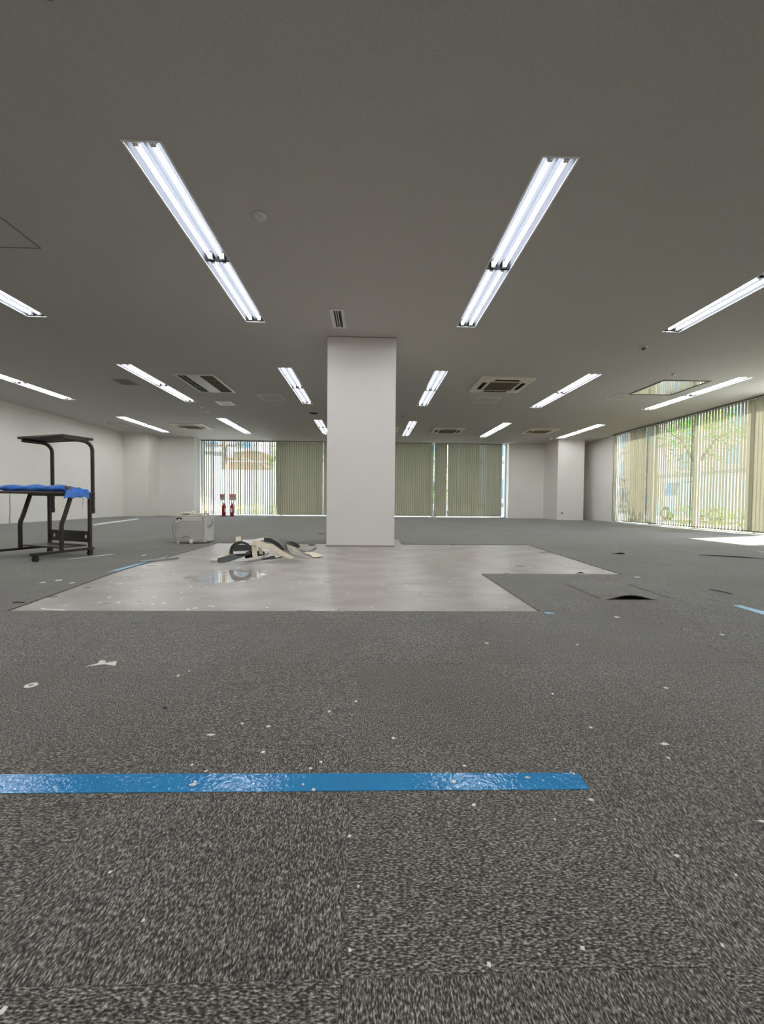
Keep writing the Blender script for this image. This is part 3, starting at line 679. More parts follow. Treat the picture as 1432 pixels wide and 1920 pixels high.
mb = MB(); mb.tube([(.225, -.007, .27), (.222, -.016, .22), (.236, -.016, .17), (.26, -.010, .14), (.275, -.007, .12)], .004, 8); mb.build('wire', M['case2'], t)
for k in range(3):
    o_ = .006 * k; mb = MB()
    mb.tube([(.33 + o_, .12, .375), (.36 + o_, .11, .398 + o_), (.405 + o_, .09, .386), (.452 + o_, .08, .33), (.458 + o_, .08, .27), (.43 + o_, .09, .222), (.41, .10, .215)], .0065, 8); mb.build('hose', M['hose' if k != 1 else 'white'], t)
mb = MB(); mb.bbox(.41, .432, .05, .09, .030, .070, .006); mb.tube([(.42, .06, .05), (.445, .04, .035)], .006, 8); mb.build('drain_fitting', M['white'], t)
t = thing('packing_scrap', 'crumpled cream packing scraps heaped on the beige appliance case', 'scrap', (-2.50, 5.60, .379))
rnd = random.Random(11)
for k in range(7):
    bm = bmesh.new(); bmesh.ops.create_icosphere(bm, subdivisions=2, radius=1.0)
    sx, sy, sz = rnd.uniform(.03, .06), rnd.uniform(.03, .05), rnd.uniform(.010, .022); px, py = -.03 + .045 * k * .75, rnd.uniform(-.05, .05)
    pz = sz + (.014 if k in (2, 3, 4) else 0)
    for v in bm.verts:
        q = 1 + .28 * math.sin(v.co.x * 7 + k) * math.cos(v.co.y * 6 - k) + .12 * rnd.uniform(-1, 1); v.co = Vector((px + v.co.x * sx * q, py + v.co.y * sy * q, max(0, pz + v.co.z * sz * q)))
    me = bpy.data.meshes.new('crumple'); bm.to_mesh(me); bm.free(); me.materials.append(M['cream']); link('crumple', me, t)

# ------------------------------------------------------------------ pile of stripped vinyl wall base
STRIPS = [
    ('wall_base_strip', 'beige', 'long beige vinyl strip arching down the middle of the pile',
     [(-1.15, 4.0, 0.179, -1.143, 3.96, 0.153), (-1.094, 3.986, 0.203, -1.083, 3.946, 0.163), (-1.004, 3.972, 0.174, -1.002, 3.932, 0.139), (-0.871, 3.958, 0.124, -0.888, 3.918, 0.086), (-0.782, 3.944, 0.074, -0.817, 3.904, 0.058), (-0.719, 3.93, 0.042, -0.741, 3.89, 0.033)]),
    ('wall_base_strip', 'beige', 'short upright beige strip below the high end of the long arch',
     [(-1.134, 3.96, 0.153, -1.09, 3.97, 0.152), (-1.122, 3.933, 0.108, -1.078, 3.947, 0.107), (-1.11, 3.907, 0.069, -1.067, 3.923, 0.067), (-1.094, 3.88, 0.032, -1.053, 3.9, 0.037)]),
    ('wall_base_strip', 'beige', 'second short upright beige strip, to the right and further back',
     [(-1.082, 4.0, 0.135, -1.048, 4.01, 0.121), (-1.07, 3.985, 0.093, -1.038, 3.995, 0.092), (-1.059, 3.97, 0.063, -1.028, 3.98, 0.066)]),
    ('rubber_strip', 'dark', 'dark grey strip bent into a tall arch at the left of the pile',
     [(-1.338, 3.93, 0.071, -1.33, 4.02, 0.061), (-1.319, 3.936, 0.15, -1.323, 4.026, 0.127), (-1.253, 3.942, 0.189, -1.273, 4.032, 0.159), (-1.178, 3.948, 0.18, -1.213, 4.038, 0.154), (-1.133, 3.954, 0.136, -1.18, 4.044, 0.119), (-1.128, 3.96, 0.088, -1.178, 4.05, 0.076)]),
    ('rubber_strip', 'green', 'thick dark green-grey strip lying lowest at the left front',
     [(-1.423, 3.86, 0.041, -1.401, 3.8, 0.01), (-1.361, 3.885, 0.055, -1.342, 3.832, 0.005), (-1.302, 3.91, 0.074, -1.27, 3.865, 0.025), (-1.217, 3.935, 0.073, -1.197, 3.897, 0.051), (-1.156, 3.96, 0.1, -1.13, 3.93, 0.074)]),
    ('wall_base_strip', 'beige', 'beige strip slanting down to the far left end of the pile',
     [(-1.544, 3.98, 0.014, -1.505, 3.9, 0.014), (-1.495, 4.02, 0.013, -1.46, 3.95, 0.011), (-1.44, 4.06, 0.057, -1.401, 4.0, 0.044), (-1.392, 4.1, 0.097, -1.366, 4.05, 0.066)]),
    ('rubber_strip', 'grey', 'flat grey strip curling up from the very front of the pile',
     [(-1.183, 3.84, 0.014, -1.16, 3.78, 0.012), (-1.127, 3.862, 0.02, -1.104, 3.81, 0.013), (-1.049, 3.885, 0.033, -1.021, 3.84, 0.026), (-0.988, 3.908, 0.076, -0.97, 3.87, 0.064), (-0.955, 3.93, 0.094, -0.95, 3.9, 0.084)]),
    ('rubber_strip', 'black', 'black strip coiled over the top right of the pile',
     [(-1.054, 4.1, 0.21, -1.028, 4.03, 0.184), (-0.977, 4.075, 0.21, -0.97, 4.01, 0.179), (-0.892, 4.05, 0.168, -0.904, 3.99, 0.146), (-0.842, 4.025, 0.118, -0.857, 3.97, 0.114), (-0.826, 4.0, 0.086, -0.837, 3.95, 0.089)]),
    ('rubber_strip', 'grey', 'grey strip lying along the black coil at the top right',
     [(-0.954, 4.13, 0.205, -0.983, 4.1, 0.199), (-0.882, 4.087, 0.181, -0.912, 4.06, 0.164), (-0.835, 4.043, 0.119, -0.854, 4.02, 0.115), (-0.806, 4.0, 0.08, -0.826, 3.98, 0.089)]),
    ('rubber_strip', 'grey', 'broad grey band falling from the top and trailing off to the right',
     [(-0.896, 4.12, 0.204, -0.839, 4.14, 0.196), (-0.87, 4.08, 0.155, -0.824, 4.097, 0.144), (-0.819, 4.04, 0.079, -0.794, 4.055, 0.095), (-0.749, 4.0, 0.048, -0.726, 4.013, 0.055), (-0.673, 3.96, 0.036, -0.57, 3.97, 0.023)]),
    ('rubber_strip', 'black', 'black strip curled open at the right end of the pile',
     [(-0.835, 4.12, 0.182, -0.81, 4.04, 0.166), (-0.774, 4.13, 0.175, -0.769, 4.055, 0.147), (-0.722, 4.14, 0.151, -0.727, 4.07, 0.126), (-0.7, 4.15, 0.119, -0.71, 4.085, 0.115), (-0.743, 4.16, 0.095, -0.743, 4.1, 0.101)]),
    ('wall_base_strip', 'beige', 'thin beige strip leaning inside the curled black strip',
     [(-0.814, 4.05, 0.162, -0.804, 4.08, 0.162), (-0.756, 4.035, 0.117, -0.75, 4.06, 0.12), (-0.709, 4.02, 0.079, -0.702, 4.04, 0.083)]),
    ('wall_base_strip', 'cream', 'flat cream offcut with a pointed end at the far right of the pile',
     [(-0.735, 4.623, 0.004, -0.702, 4.509, 0.004), (-0.67, 4.666, 0.004, -0.632, 4.402, 0.004), (-0.56, 4.515, 0.004, -0.57, 4.225, 0.004), (-0.486, 4.344, 0.004, -0.486, 4.302, 0.004)]),
    ('rubber_strip', 'dark', 'thin dark strip end pointing up right over the cream offcut',
     [(-0.818, 4.843, 0.004, -0.804, 4.793, 0.004), (-0.699, 4.722, 0.004, -0.688, 4.657, 0.004), (-0.663, 5.167, 0.004, -0.65, 5.099, 0.004)]),
    ('wall_base_strip', 'cream', 'small cream block standing highest at the back left of the pile',
     [(-1.336, 4.12, 0.219, -1.289, 4.14, 0.224), (-1.335, 4.11, 0.201, -1.286, 4.13, 0.205), (-1.33, 4.1, 0.178, -1.281, 4.12, 0.184)]),
    ('wall_base_strip', 'white', 'off-white strip lying across the top behind the long beige arch',
     [(-1.268, 4.1, 0.193, -1.238, 4.06, 0.168), (-1.188, 4.1, 0.195, -1.174, 4.053, 0.163), (-1.126, 4.1, 0.201, -1.137, 4.047, 0.183), (-1.053, 4.1, 0.216, -1.035, 4.04, 0.2)]),
    ('rubber_strip', 'black', 'short black strip buried between the upright beige pieces',
     [(-1.215, 4.0, 0.054, -1.195, 3.97, 0.023), (-1.17, 4.01, 0.091, -1.147, 3.973, 0.032), (-1.125, 4.02, 0.094, -1.1, 3.977, 0.04), (-1.027, 4.03, 0.086, -1.006, 3.98, 0.059)]),
    ('rubber_strip', 'dark', 'crumpled dark strip along the bottom front right of the pile',
     [(-1.036, 3.9, 0.027, -1.017, 3.86, 0.022), (-0.972, 3.913, 0.044, -0.962, 3.873, 0.03), (-0.916, 3.927, 0.058, -0.898, 3.887, 0.033), (-0.824, 3.94, 0.05, -0.833, 3.9, 0.044)]),
    ('wall_base_strip', 'beige', 'short beige scrap poking out under the long arch',
     [(-0.901, 3.9, 0.064, -0.881, 3.88, 0.043), (-0.87, 3.915, 0.065, -0.856, 3.89, 0.05), (-0.835, 3.93, 0.067, -0.823, 3.9, 0.058)]),
    ('wall_base_strip', 'white', 'off-white scrap lying inside the dark arch',
     [(-1.294, 3.95, 0.091, -1.263, 3.9, 0.076), (-1.241, 3.96, 0.094, -1.217, 3.91, 0.078), (-1.183, 3.97, 0.096, -1.176, 3.92, 0.08)]),
    ('rubber_strip', 'black', 'small black scrap on the bare floor left of the central pillar',
     [(-0.808, 5.451, 0.004, -0.79, 5.376, 0.004), (-0.763, 5.476, 0.004, -0.749, 5.389, 0.004), (-0.71, 5.457, 0.004, -0.71, 5.402, 0.004)]),
    ('rubber_strip', 'black', 'black flake on the carpet behind the pile, beside the pillar',
     [(-0.901, 7.306, 0.004, -0.871, 7.134, 0.004), (-0.844, 7.311, 0.004, -0.822, 7.12, 0.004), (-0.781, 7.199, 0.004, -0.766, 7.106, 0.004)]),
    ('rubber_strip', 'dark', 'dark strip standing behind the tall arch, filling its opening',
     [(-1.401, 4.22, 0.117, -1.38, 4.2, 0.063), (-1.339, 4.213, 0.132, -1.324, 4.193, 0.068), (-1.273, 4.207, 0.133, -1.258, 4.187, 0.072), (-1.203, 4.2, 0.125, -1.197, 4.18, 0.077)]),
]
for nm, mt, lab, rows in STRIPS:
    P = []
    def cr(a, b_, c, d, q): return tuple(.5 * ((2 * b_[i]) + (-a[i] + c[i]) * q + (2 * a[i] - 5 * b_[i] + 4 * c[i] - d[i]) * q * q + (-a[i] + 3 * b_[i] - 3 * c[i] + d[i]) * q ** 3) for i in range(6))
    for i in range(len(rows) - 1):
        a, b_, c, d = rows[max(i - 1, 0)], rows[i], rows[i + 1], rows[min(i + 2, len(rows) - 1)]
        for s in range(5): P.append(cr(a, b_, c, d, s / 5))
    P.append(rows[-1])
    z0 = -.006
    mb = MB(); mb.ribbon([((p[0], p[1], max(p[2], z0 + .003)), (p[3], p[4], max(p[5], z0 + .002))) for p in P], .0028)
    tag(mb.build(nm, STRIP[mt]), lab, 'strip', 'stripped vinyl strips in the pile')

# ------------------------------------------------------------------ tape, flecks and scraps on the floor
def flat(name, label, cat, poly, mat, z0=.0002, z1=.0012, group=None):
    mb = MB(); n = len(poly); mb.add([(x, y, z0) for x, y in poly] + [(x, y, z1) for x, y in poly], [tuple(reversed(range(n))), tuple(range(n, 2 * n))] + [(i, (i + 1) % n, n + (i + 1) % n, n + i) for i in range(n)])
    return tag(mb.build(name, M[mat]), label, cat, group)
top = [(-1.3 + .1 * k, .893 - (k * .1) * .0145 + random.uniform(-.0006, .0006)) for k in range(18)] + [(.468, .868)]
bot = [(.467, .817)] + [(.40 - .1 * k, .8175 + (k * .1) * .0085 + random.uniform(-.0006, .0006)) for k in range(18)]
flat('floor_tape', 'long strip of glossy blue tape across the carpet in the foreground', 'tape', top + bot, 'tape', group='blue tape on the floor')
flat('floor_tape', 'short strip of pale blue tape on the carpet at the right edge', 'tape', [(2.150, 2.117), (2.32, 1.98), (2.38, 2.02), (2.215, 2.20), (2.209, 2.319), (2.157, 2.315)], 'tapepale', group='blue tape on the floor')
flat('floor_tape', 'torn scrap of pale blue tape at the right corner of the bare floor', 'tape', [(.952, 2.150), (.965, 2.166), (.985, 2.160), (1.004, 2.146), (1.000, 2.128), (.982, 2.136), (.968, 2.124)], 'tapepale', group='blue tape on the floor')
flat('floor_tape', 'scrap of blue tape at the left edge, by the corner of the bare floor', 'tape', [(-2.16, 2.245), (-1.965, 2.215), (-1.955, 2.178), (-2.16, 2.13)], 'tapepale', group='blue tape on the floor')
flat('floor_tape', 'blue tape running along the left edge of the bare floor', 'tape', [(-2.105, 3.30), (-2.062, 3.42), (-2.062, 4.25), (-2.085, 4.25), (-2.12, 3.45)], 'tapepale', group='blue tape on the floor')
CH = [c for c in [(-1.071, 1.312, 0.0117, 0.0094), (0.186, 0.844, 0.0046, 0.0041), (-0.109, 0.825, 0.0038, 0.0039), (-0.409, 0.647, 0.0025, 0.0024), (0.161, 0.504, 0.0024, 0.0027), (0.293, 0.52, 0.0032, 0.0026), (0.529, 0.657, 0.0032, 0.0025), (-0.246, 0.955, 0.0044, 0.0041), (0.742, 0.971, 0.0081, 0.0044), (-0.422, 0.471, 0.0031, 0.0035), (-0.315, 0.57, 0.002, 0.002), (-0.396, 1.028, 0.0094, 0.0035), (-0.029, 0.709, 0.0029, 0.0029), (-0.26, 1.065, 0.0049, 0.0038), (0.068, 1.007, 0.0034, 0.0046), (-0.104, 0.916, 0.003, 0.0028), (-0.125, 0.894, 0.003, 0.0027), (-0.393, 0.911, 0.003, 0.0028), (-0.353, 0.889, 0.0029, 0.0027), (-0.363, 0.845, 0.005, 0.004), (-0.362, 0.853, 0.0028, 0.0025), (0.35, 0.854, 0.0047, 0.0025), (-0.133, 0.841, 0.0022, 0.0024), (0.222, 0.897, 0.0036, 0.0028), (0.457, 0.864, 0.0024, 0.0026), (0.357, 0.739, 0.002, 0.002), (0.454, 0.788, 0.0043, 0.0029), (0.213, 0.779, 0.0037, 0.0028), (-0.02, 0.525, 0.002, 0.002), (-0.011, 0.614, 0.002, 0.002), (0.486, 0.519, 0.002, 0.002), (0.599, 0.62, 0.002, 0.002), (0.749, 0.727, 0.0051, 0.0025), (-0.107, 1.139, 0.0038, 0.0044), (-0.033, 1.196, 0.0032, 0.0048), (-0.333, 1.079, 0.0035, 0.0039), (-0.64, 1.379, 0.0036, 0.0063), (-0.62, 1.417, 0.0028, 0.0044), (0.504, 1.687, 0.0068, 0.0064), (1.308, 2.075, 0.0115, 0.0098), (1.628, 1.794, 0.005, 0.0111), (0.581, 1.236, 0.0034, 0.0052), (0.972, 1.271, 0.0053, 0.0056), (0.597, 1.047, 0.0036, 0.0038), (0.886, 1.667, 0.0046, 0.0063), (-1.752, 2.907, 0.0128, 0.0184), (-2.291, 2.916, 0.0163, 0.0184), (-2.239, 2.994, 0.0186, 0.0194), (-2.079, 2.902, 0.0145, 0.0182), (-2.362, 4.334, 0.0135, 0.0407), (-2.497, 5.561, 0.0138, 0.0672), (-1.58, 5.482, 0.0105, 0.0656), (2.181, 3.207, 0.0179, 0.0175), (4.973, 4.94, 0.0109, 0.0556), (-1.549, 2.379, 0.0075, 0.0123), (-1.7, 2.318, 0.0058, 0.0117), (-1.517, 2.688, 0.0068, 0.0157), (-1.577, 2.51, 0.0063, 0.0137), (-1.306, 2.512, 0.0096, 0.0138), (-1.222, 2.825, 0.0072, 0.0174), (-1.526, 2.786, 0.0071, 0.0169), (-1.573, 3.313, 0.0084, 0.0179), (-1.181, 2.37, 0.0121, 0.0123), (-1.444, 2.38, 0.0075, 0.0123), (-0.96, 2.265, 0.0102, 0.0112), (-0.983, 2.232, 0.0072, 0.0109), (-0.871, 2.3, 0.0059, 0.0116), (-1.199, 2.63, 0.0067, 0.0151), (0.711, 0.917, 0.0032, 0.0029), (0.453, 0.868, 0.002, 0.002)] if abs(c[0] + 1.071) > .001]
rnd = random.Random(5)
for x, y, rx, ry in CH:
    rx *= 1.25; ry *= 1.25
    on_patch = (2.185 < y < 3.335 and -1.9 < x < .945) or (3.335 < y < 5.62 and -2.06 < x < 2.14)
    z = -.006 if on_patch else (.0012 if (.82 < y < .87 and x < .46) else 0); n = 9; ph = rnd.random() * 6; e = [1 + .25 * math.sin(3 * q + ph) + rnd.uniform(-.12, .12) for q in range(n)]
    mb = MB(); ring = [(rx * e[k] * math.cos(2 * math.pi * k / n), ry * e[k] * math.sin(2 * math.pi * k / n)) for k in range(n)]
    mb.add([(a, b_, .0002) for a, b_ in ring] + [(a * .7, b_ * .7, .0014) for a, b_ in ring], [tuple(range(n, 2 * n))] + [(k, (k + 1) % n, n + (k + 1) % n, n + k) for k in range(n)])
    own = {0.186: 'biggest round white fleck on the blue tape, towards its right end', -0.109: 'white fleck on the front edge of the blue tape', 0.161: 'left of the two biggest white flecks on the foreground carpet', 0.293: 'right of the two biggest white flecks on the foreground carpet', -0.409: 'white fleck on the foreground carpet below the blue tape, far left', 0.742: 'long white fleck on the carpet beyond the blue tape, at the right', -0.422: 'white fleck cut off at the bottom left corner of the photo'}
    lab = own.get(x) or ('small white plaster fleck stuck on the long blue tape' if z > 0 else 'small white plaster fleck lying on the bare sub-floor' if z < 0 else 'small white plaster fleck dropped on the carpet before the blue tape' if y < .82 else 'small white plaster fleck on the carpet between the blue tape and the bare floor' if y < 2.185 else 'small white plaster fleck on the carpet beside or beyond the bare floor')
    tag(mb.build('plaster_fleck', M['chip'], None, (x, y, z)), lab, 'fleck', 'white plaster flecks scattered over the floor')
flat('plaster_smear', 'long white plaster smear on the carpet, left of the middle', 'smear', [(-1.001, 1.456), (-.975, 1.482), (-.985, 1.512), (-.962, 1.508), (-.952, 1.487), (-.922, 1.504), (-.915, 1.495), (-.90, 1.462), (-.925, 1.470), (-.948, 1.476), (-.968, 1.470)], 'chip')
mb = MB(); mb.lathe([(.0075, 0), (.0085, .002), (.0125, .003), (.0165, .0015), (.018, 0)], 18)
tag(mb.build('plaster_ring', M['chip'], None, (-1.071, 1.312, 0)), 'white ring-shaped plaster blob on the carpet at the left', 'blob')
flat('paper_scrap', 'white paper sliver at the left front corner of the bare floor', 'paper', [(-1.79, 2.262), (-1.735, 2.242), (-1.64, 2.228), (-1.617, 2.205), (-1.76, 2.230)], 'chip', -.006, -.0048)
flat('tile_scrap', 'small dark carpet offcut at the front edge of the bare floor', 'offcut', [(-.385, 2.188), (-.308, 2.190), (-.312, 2.200), (-.380, 2.199)], 'black', -.006, -.001)
def curl(label, pts, h):
    # a flake of carpet backing with one edge curled up
    mb = MB(); rows = []
    for k in range(9):
        q = k / 8; a = Vector((*pts[0], 0)).lerp(Vector((*pts[1], 0)), q); b_ = Vector((*pts[3], 0)).lerp(Vector((*pts[2], 0)), q)
        rows.append((a + Vector((0, 0, .002)), b_ + Vector((0, 0, .003 + h * math.sin(math.pi * q)))))
    mb.ribbon(rows, .003); return tag(mb.build('backing_flake', M['black']), label, 'flake', 'dark flakes of carpet backing')
curl('black curled flake lying on the carpet beyond the right part of the bare floor', [(2.90, 4.72), (3.02, 4.72), (3.02, 4.66), (2.90, 4.66)], .014)
curl('tiny dark flake at the front edge of the bare floor extension', [(1.75, 3.36), (1.82, 3.36), (1.82, 3.34), (1.75, 3.34)], .012)
curl('dark flake at the far right edge of the bare floor', [(2.04, 4.77), (2.17, 4.77), (2.17, 4.74), (2.04, 4.74)], .006)
curl('thin dark sliver on the carpet at the far left, before the bare floor', [(-2.01, 2.357), (-1.95, 2.357), (-1.95, 2.347), (-2.01, 2.347)], .002)
curl('short dark thread on the carpet, lower left', [(-.585, 1.168), (-.570, 1.160), (-.569, 1.157), (-.584, 1.164)], .001)
curl('long dark carpet edge curling up at the right', [(3.89, 4.63), (4.37, 4.34), (4.35, 4.30), (3.86, 4.60)], .008)
curl('short dark carpet edge curling up near the pale blue tape', [(2.40, 2.75), (2.43, 2.61), (2.42, 2.605), (2.39, 2.745)], .003)
mb = MB(); mb.bbox(0, 2.75, -.028, .028, 0, .028, .004); tag(mb.build('trunking_strip', M['enamel'], None, (-5.93, 8.95, .001), (0, 0, math.atan2(2.62, -.56))), 'long white plastic trunking lying on the carpet beyond the desk', 'trunking')
mb = MB(); mb.bbox(0, .37, -.02, .02, 0, .012, .003); tag(mb.build('metal_strip', simple('worn_grey_strip', (.33, .33, .31), .5), None, (-2.13, 3.84, .001), (0, .0, math.atan2(.36, .25))), 'short grey edging strip lying on the carpet left of the bare floor', 'strip')
flat('paper_scrap', 'white sliver of paper on the carpet under the computer desk', 'paper', [(-2.92, 4.02), (-2.88, 4.05), (-2.70, 4.40), (-2.76, 4.40)], 'chip')

# ------------------------------------------------------------------ wall fittings
t = thing('wall_socket', 'grey power socket low on the white right pillar', 'socket', (6.57, 13.60, .237))
mb = MB(); mb.bbox(-.040, .040, -.009, 0, -.062, .062, .003); mb.build('plate', M['ac'], t)
mb = MB(); mb.bbox(-.024, .024, -.012, -.007, -.042, .042, .002); mb.build('outlet', M['band'], t)
mb = MB(); mb.tube([(XL + .006, 9.42, .66), (XL + .007, 9.41, .5), (XL + .006, 9.42, .3), (XL + .008, 9.40, .1), (XL + .02, 9.40, .008)], .006, 6); tag(mb.build('wall_cable', M['cable']), 'thin grey cable hanging down the left wall behind the desk', 'cable')

# ------------------------------------------------------------------ fire extinguishers on stands
def extinguisher(x, y, rz, lab1, lab2):
    s = thing('extinguisher_stand', lab2, 'stand', (x, y, 0), rz, 'extinguisher stands by the back window')
    mb = MB(); mb.lathe([(.0005, 0), (.125, 0), (.125, .012), (.108, .022), (.09, .024), (.0005, .024)], 24); mb.build('base', M['black'], s)
    mb = MB(); mb.tube([(0, .088, .02), (0, .088, .30), (0, .088, .80)], .009, 8); mb.build('pole', M['ac'], s)
    mb = MB(); mb.bbox(-.105, .105, .070, .078, .560, .775, .003); sg = mb.build('sign_board', M['signgrey'], s)
    mb = MB(); mb.box(-.100, .100, .0675, .0700, .685, .770); mb.build('sign_band', M['signred'], sg)
    lettering('消火器', .062, sg, (0, .0670, .727), (math.pi / 2, 0, 0), M['signwhite'])
    e = thing('fire_extinguisher', lab1, 'extinguisher', (x, y, .025), rz, 'fire extinguishers by the back window')
    mb = MB(); mb.lathe([(.0005, 0), (.058, 0), (.064, .012), (.064, .30), (.060, .335), (.045, .365), (.024, .380), (.020, .392), (.0005, .392)], 24); mb.build('cylinder', M['red'], e)
    mb = MB(); mb.lathe([(.022, .388), (.022, .415), (.0005, .415)], 14); mb.box(-.010, .010, -.06, .03, .412, .424); mb.box(-.010, .010, -.065, .01, .440, .450); mb.box(-.008, .008, .004, .02, .41, .45); mb.build('valve_lever', M['black'], e)
    mb = MB(); mb.tube([(.02, 0, .40), (.07, 0, .39), (.088, 0, .33), (.084, 0, .20), (.078, 0, .10)], [.008, .008, .009, .009, .013], 8); mb.build('discharge_hose', M['black'], e)
    mb = MB(); mb.box(-.03, .03, -.0655, -.0635, .12, .26); mb.build('instruction_label', M['signwhite'], e)
extinguisher(-5.05, 14.30, math.radians(62), 'dark red fire extinguisher standing on the left of the two stands', 'left extinguisher stand, its sign seen almost edge-on')
extinguisher(-4.77, 14.30, math.radians(0), 'dark red fire extinguisher standing on the right of the two stands', 'right extinguisher stand, its sign board facing the room')

# ------------------------------------------------------------------ outside
G = -.15
mb = MB(); mb.box(-60, 70, 15.11, 80, G - .3, G); mb.box(7.86, 70, -30, 15.11, G - .3, G); struct('ground', mb, M['asphalt'], 'pale paving outside the windows')
mb = MB(); mb.box(-8.3, 8.2, 15.11, 15.6, 3.0, 3.12); mb.box(7.86, 8.06, -3, 15.6, 3.0, 3.12); struct('canopy', mb, M['canopy'], 'thin concrete eave over the windows outside')
t = thing('hoarding', 'white panel fence across the road beyond the back window', 'fence', (-2, 19.2, G))
for k in range(14):
    mb = MB(); mb.box(-9 + k * .9 + .008, -9 + (k + 1) * .9 - .008, -.02, .02, .05, 2.12); mb.box(-9 + k * .9 + .2, -9 + k * .9 + .24, -.035, -.02, .05, 2.12); mb.box(-9 + k * .9 + .62, -9 + k * .9 + .66, -.035, -.02, .05, 2.12); mb.build('fence_panel', M['fence'], t)
for k in range(8): mb = MB(); mb.tube([(-9 + k * 1.8, .06, 0), (-9 + k * 1.8, .06, 2.15)], .03, 8); mb.build('post', M['post'], t)
def building(label, x0, x1, y0, y1, h, wm, floors, nwin, face, bandm='band'):
    t = thing('building', label, 'building', ((x0 + x1) / 2, (y0 + y1) / 2, G)); X, Y = (x1 - x0) / 2, (y1 - y0) / 2
    mb = MB(); mb.box(-X, X, -Y, Y, 0, h); mb.build('walls', M[wm], t)
    mb = MB(); mb.box(-X - .15, X + .15, -Y - .15, Y + .15, h, h + .25); mb.build('roof_edge', M[bandm], t)
    for f in range(floors):
        z = f * h / floors + h / floors * .35
        mb = MB()
        if face == 'y': mb.box(-X, X, -Y - .06, -Y, z - .55, z - .30)
        else: mb.box(-X - .06, -X, -Y, Y, z - .55, z - .30)
        mb.build('floor_band', M[bandm], t)
        for k in range(nwin):
            a = (k + .5) / nwin * 2 - 1
            mb = MB()
            if face == 'y': mb.box(a * X - .55, a * X + .55, -Y - .05, -Y + .02, z, z + 1.25)
            else: mb.box(-X - .05, -X + .02, a * Y - .55, a * Y + .55, z, z + 1.25)
            w = mb.build('window', M['winblue'], t); mb = MB()
            if face == 'y': mb.box(a * X - .62, a * X + .62, -Y - .08, -Y - .03, z - .08, z); mb.box(a * X - .03, a * X + .03, -Y - .08, -Y - .05, z, z + 1.25)
            else: mb.box(-X - .08, -X - .03, a * Y - .62, a * Y + .62, z - .08, z); mb.box(-X - .08, -X - .05, a * Y - .03, a * Y + .03, z, z + 1.25)
            mb.build('frame', M['post'], w)
building('pale rendered building behind the fence, seen through the open blind', -20, -8.0, 30, 38, 10, 'palewall', 3, 5, 'y')
building('light blue-grey building seen through the narrow gap at the right end of the back window', 7.0, 16, 26, 34, 11, 'bluewall', 4, 4, 'y')
building('white building behind the middle of the back window', -6.8, 6, 33, 40, 6.5, 'palewall', 2, 6, 'y')
building('pinkish building across the road from the right window', 24, 32, 12, 44, 7.5, 'pinkwall', 3, 8, 'x')
t = thing('utility_pole', 'weathered brown utility pole beyond the fence', 'pole', (-7.75, 22.0, G))
mb = MB(); mb.tube([(0, 0, 0), (0, 0, 4.5), (0, 0, 9)], [.15, .13, .11], 12); mb.build('shaft', M['pole'], t)
mb = MB(); mb.box(-.9, .7, -.05, .05, 3.55, 3.65); mb.box(-.55, .3, -.05, .05, 3.05, 3.12); mb.build('crossarm', M['pole'], t)
mb = MB(); mb.lathe([(.0005, 2.95), (.16, 2.95), (.17, 3.0), (.17, 3.45), (.10, 3.52), (.0005, 3.52)], 14, (.32, -.1, 0)); mb.build('transformer', M['post'], t)
mb = MB(); mb.tube([(-8, 0, 3.9), (-3, 0, 3.72), (0, 0, 3.7), (4, .3, 3.6), (9, 1, 3.85)], .015, 5); mb.tube([(-8, 0, 3.4), (0, 0, 3.2), (9, 1, 3.5)], .012, 5); mb.build('wire', M['black'], t)
mb = MB(); mb.bbox(-.16, .16, -.02, .02, 2.30, 2.72, .005); mb.tube([(0, .06, 0), (0, .03, 2.75)], .025, 8); tag(mb.build('yellow_sign', M['yellow'], None, (-8.35, 20.4, G)), 'small plain yellow signboard above the fence at the far left', 'sign')
t = thing('storage_shed', 'ochre round-roofed shed rising above the fence', 'shed', (-6.6, 24.0, G))
mb = MB(); mb.prism([(-1.2, 0), (1.2, 0), (1.2, 2.9), (-1.2, 2.9)], -1.35, 1.5); mb.build('walls', M['palewall'], t)
mb = MB(); prf = [(-1.5 + 3.2 * k / 12, 2.9 + .55 * math.sin(math.pi * k / 12)) for k in range(13)]
vs_ = [(x, y, z) for y in (-1.3, 1.3) for x, z in prf]; mb.add(vs_, [(k, k + 1, 14 + k, 13 + k) for k in range(12)] + [tuple(range(13)), tuple(range(25, 12, -1))]); mb.build('roof', M['brownroof'], t)
mb = MB(); mb.box(-1.1, 1.2, -1.24, -1.2, 1.6, 2.8); mb.build('door', M['brownroof'], t)
def vehicle(name, label, loc, rz, prof, wid, body, glass, wheels):
    t = thing(name, label, 'car', loc, rz); mb = MB()
    n = len(prof); inner = [(x, -wid / 2 + (.10 if z > 1.0 else 0), z) for x, z in prof]; outer = [(x, wid / 2 - (.10 if z > 1.0 else 0), z) for x, z in prof]
    mb.add(inner + outer, [tuple(reversed(range(n))), tuple(range(n, 2 * n))] + [(i, (i + 1) % n, n + (i + 1) % n, n + i) for i in range(n)]); mb.build('body', M[body], t)
    for g in glass:
        for s in (-1, 1):
            mb = MB(); y = s * (wid / 2 - .04); mb.add([(x, y + s * .0 - s * (.055 if z > 1.0 else 0) + s * .02, z) for x, z in g], [tuple(range(len(g)))]); mb.build('window', M['winblue'], t, fix=False)
    for x, r in wheels:
        for s in (-1, 1):
            mb = MB(); mb.tube([(x, s * (wid / 2 - .17), r), (x, s * (wid / 2 + .01), r)], r, 20); w = mb.build('wheel', M['rubber'], t)
            mb = MB(); mb.tube([(x, s * (wid / 2 + .008), r), (x, s * (wid / 2 + .02), r)], r * .55, 14); mb.build('hub', M['post'], w)
    return t
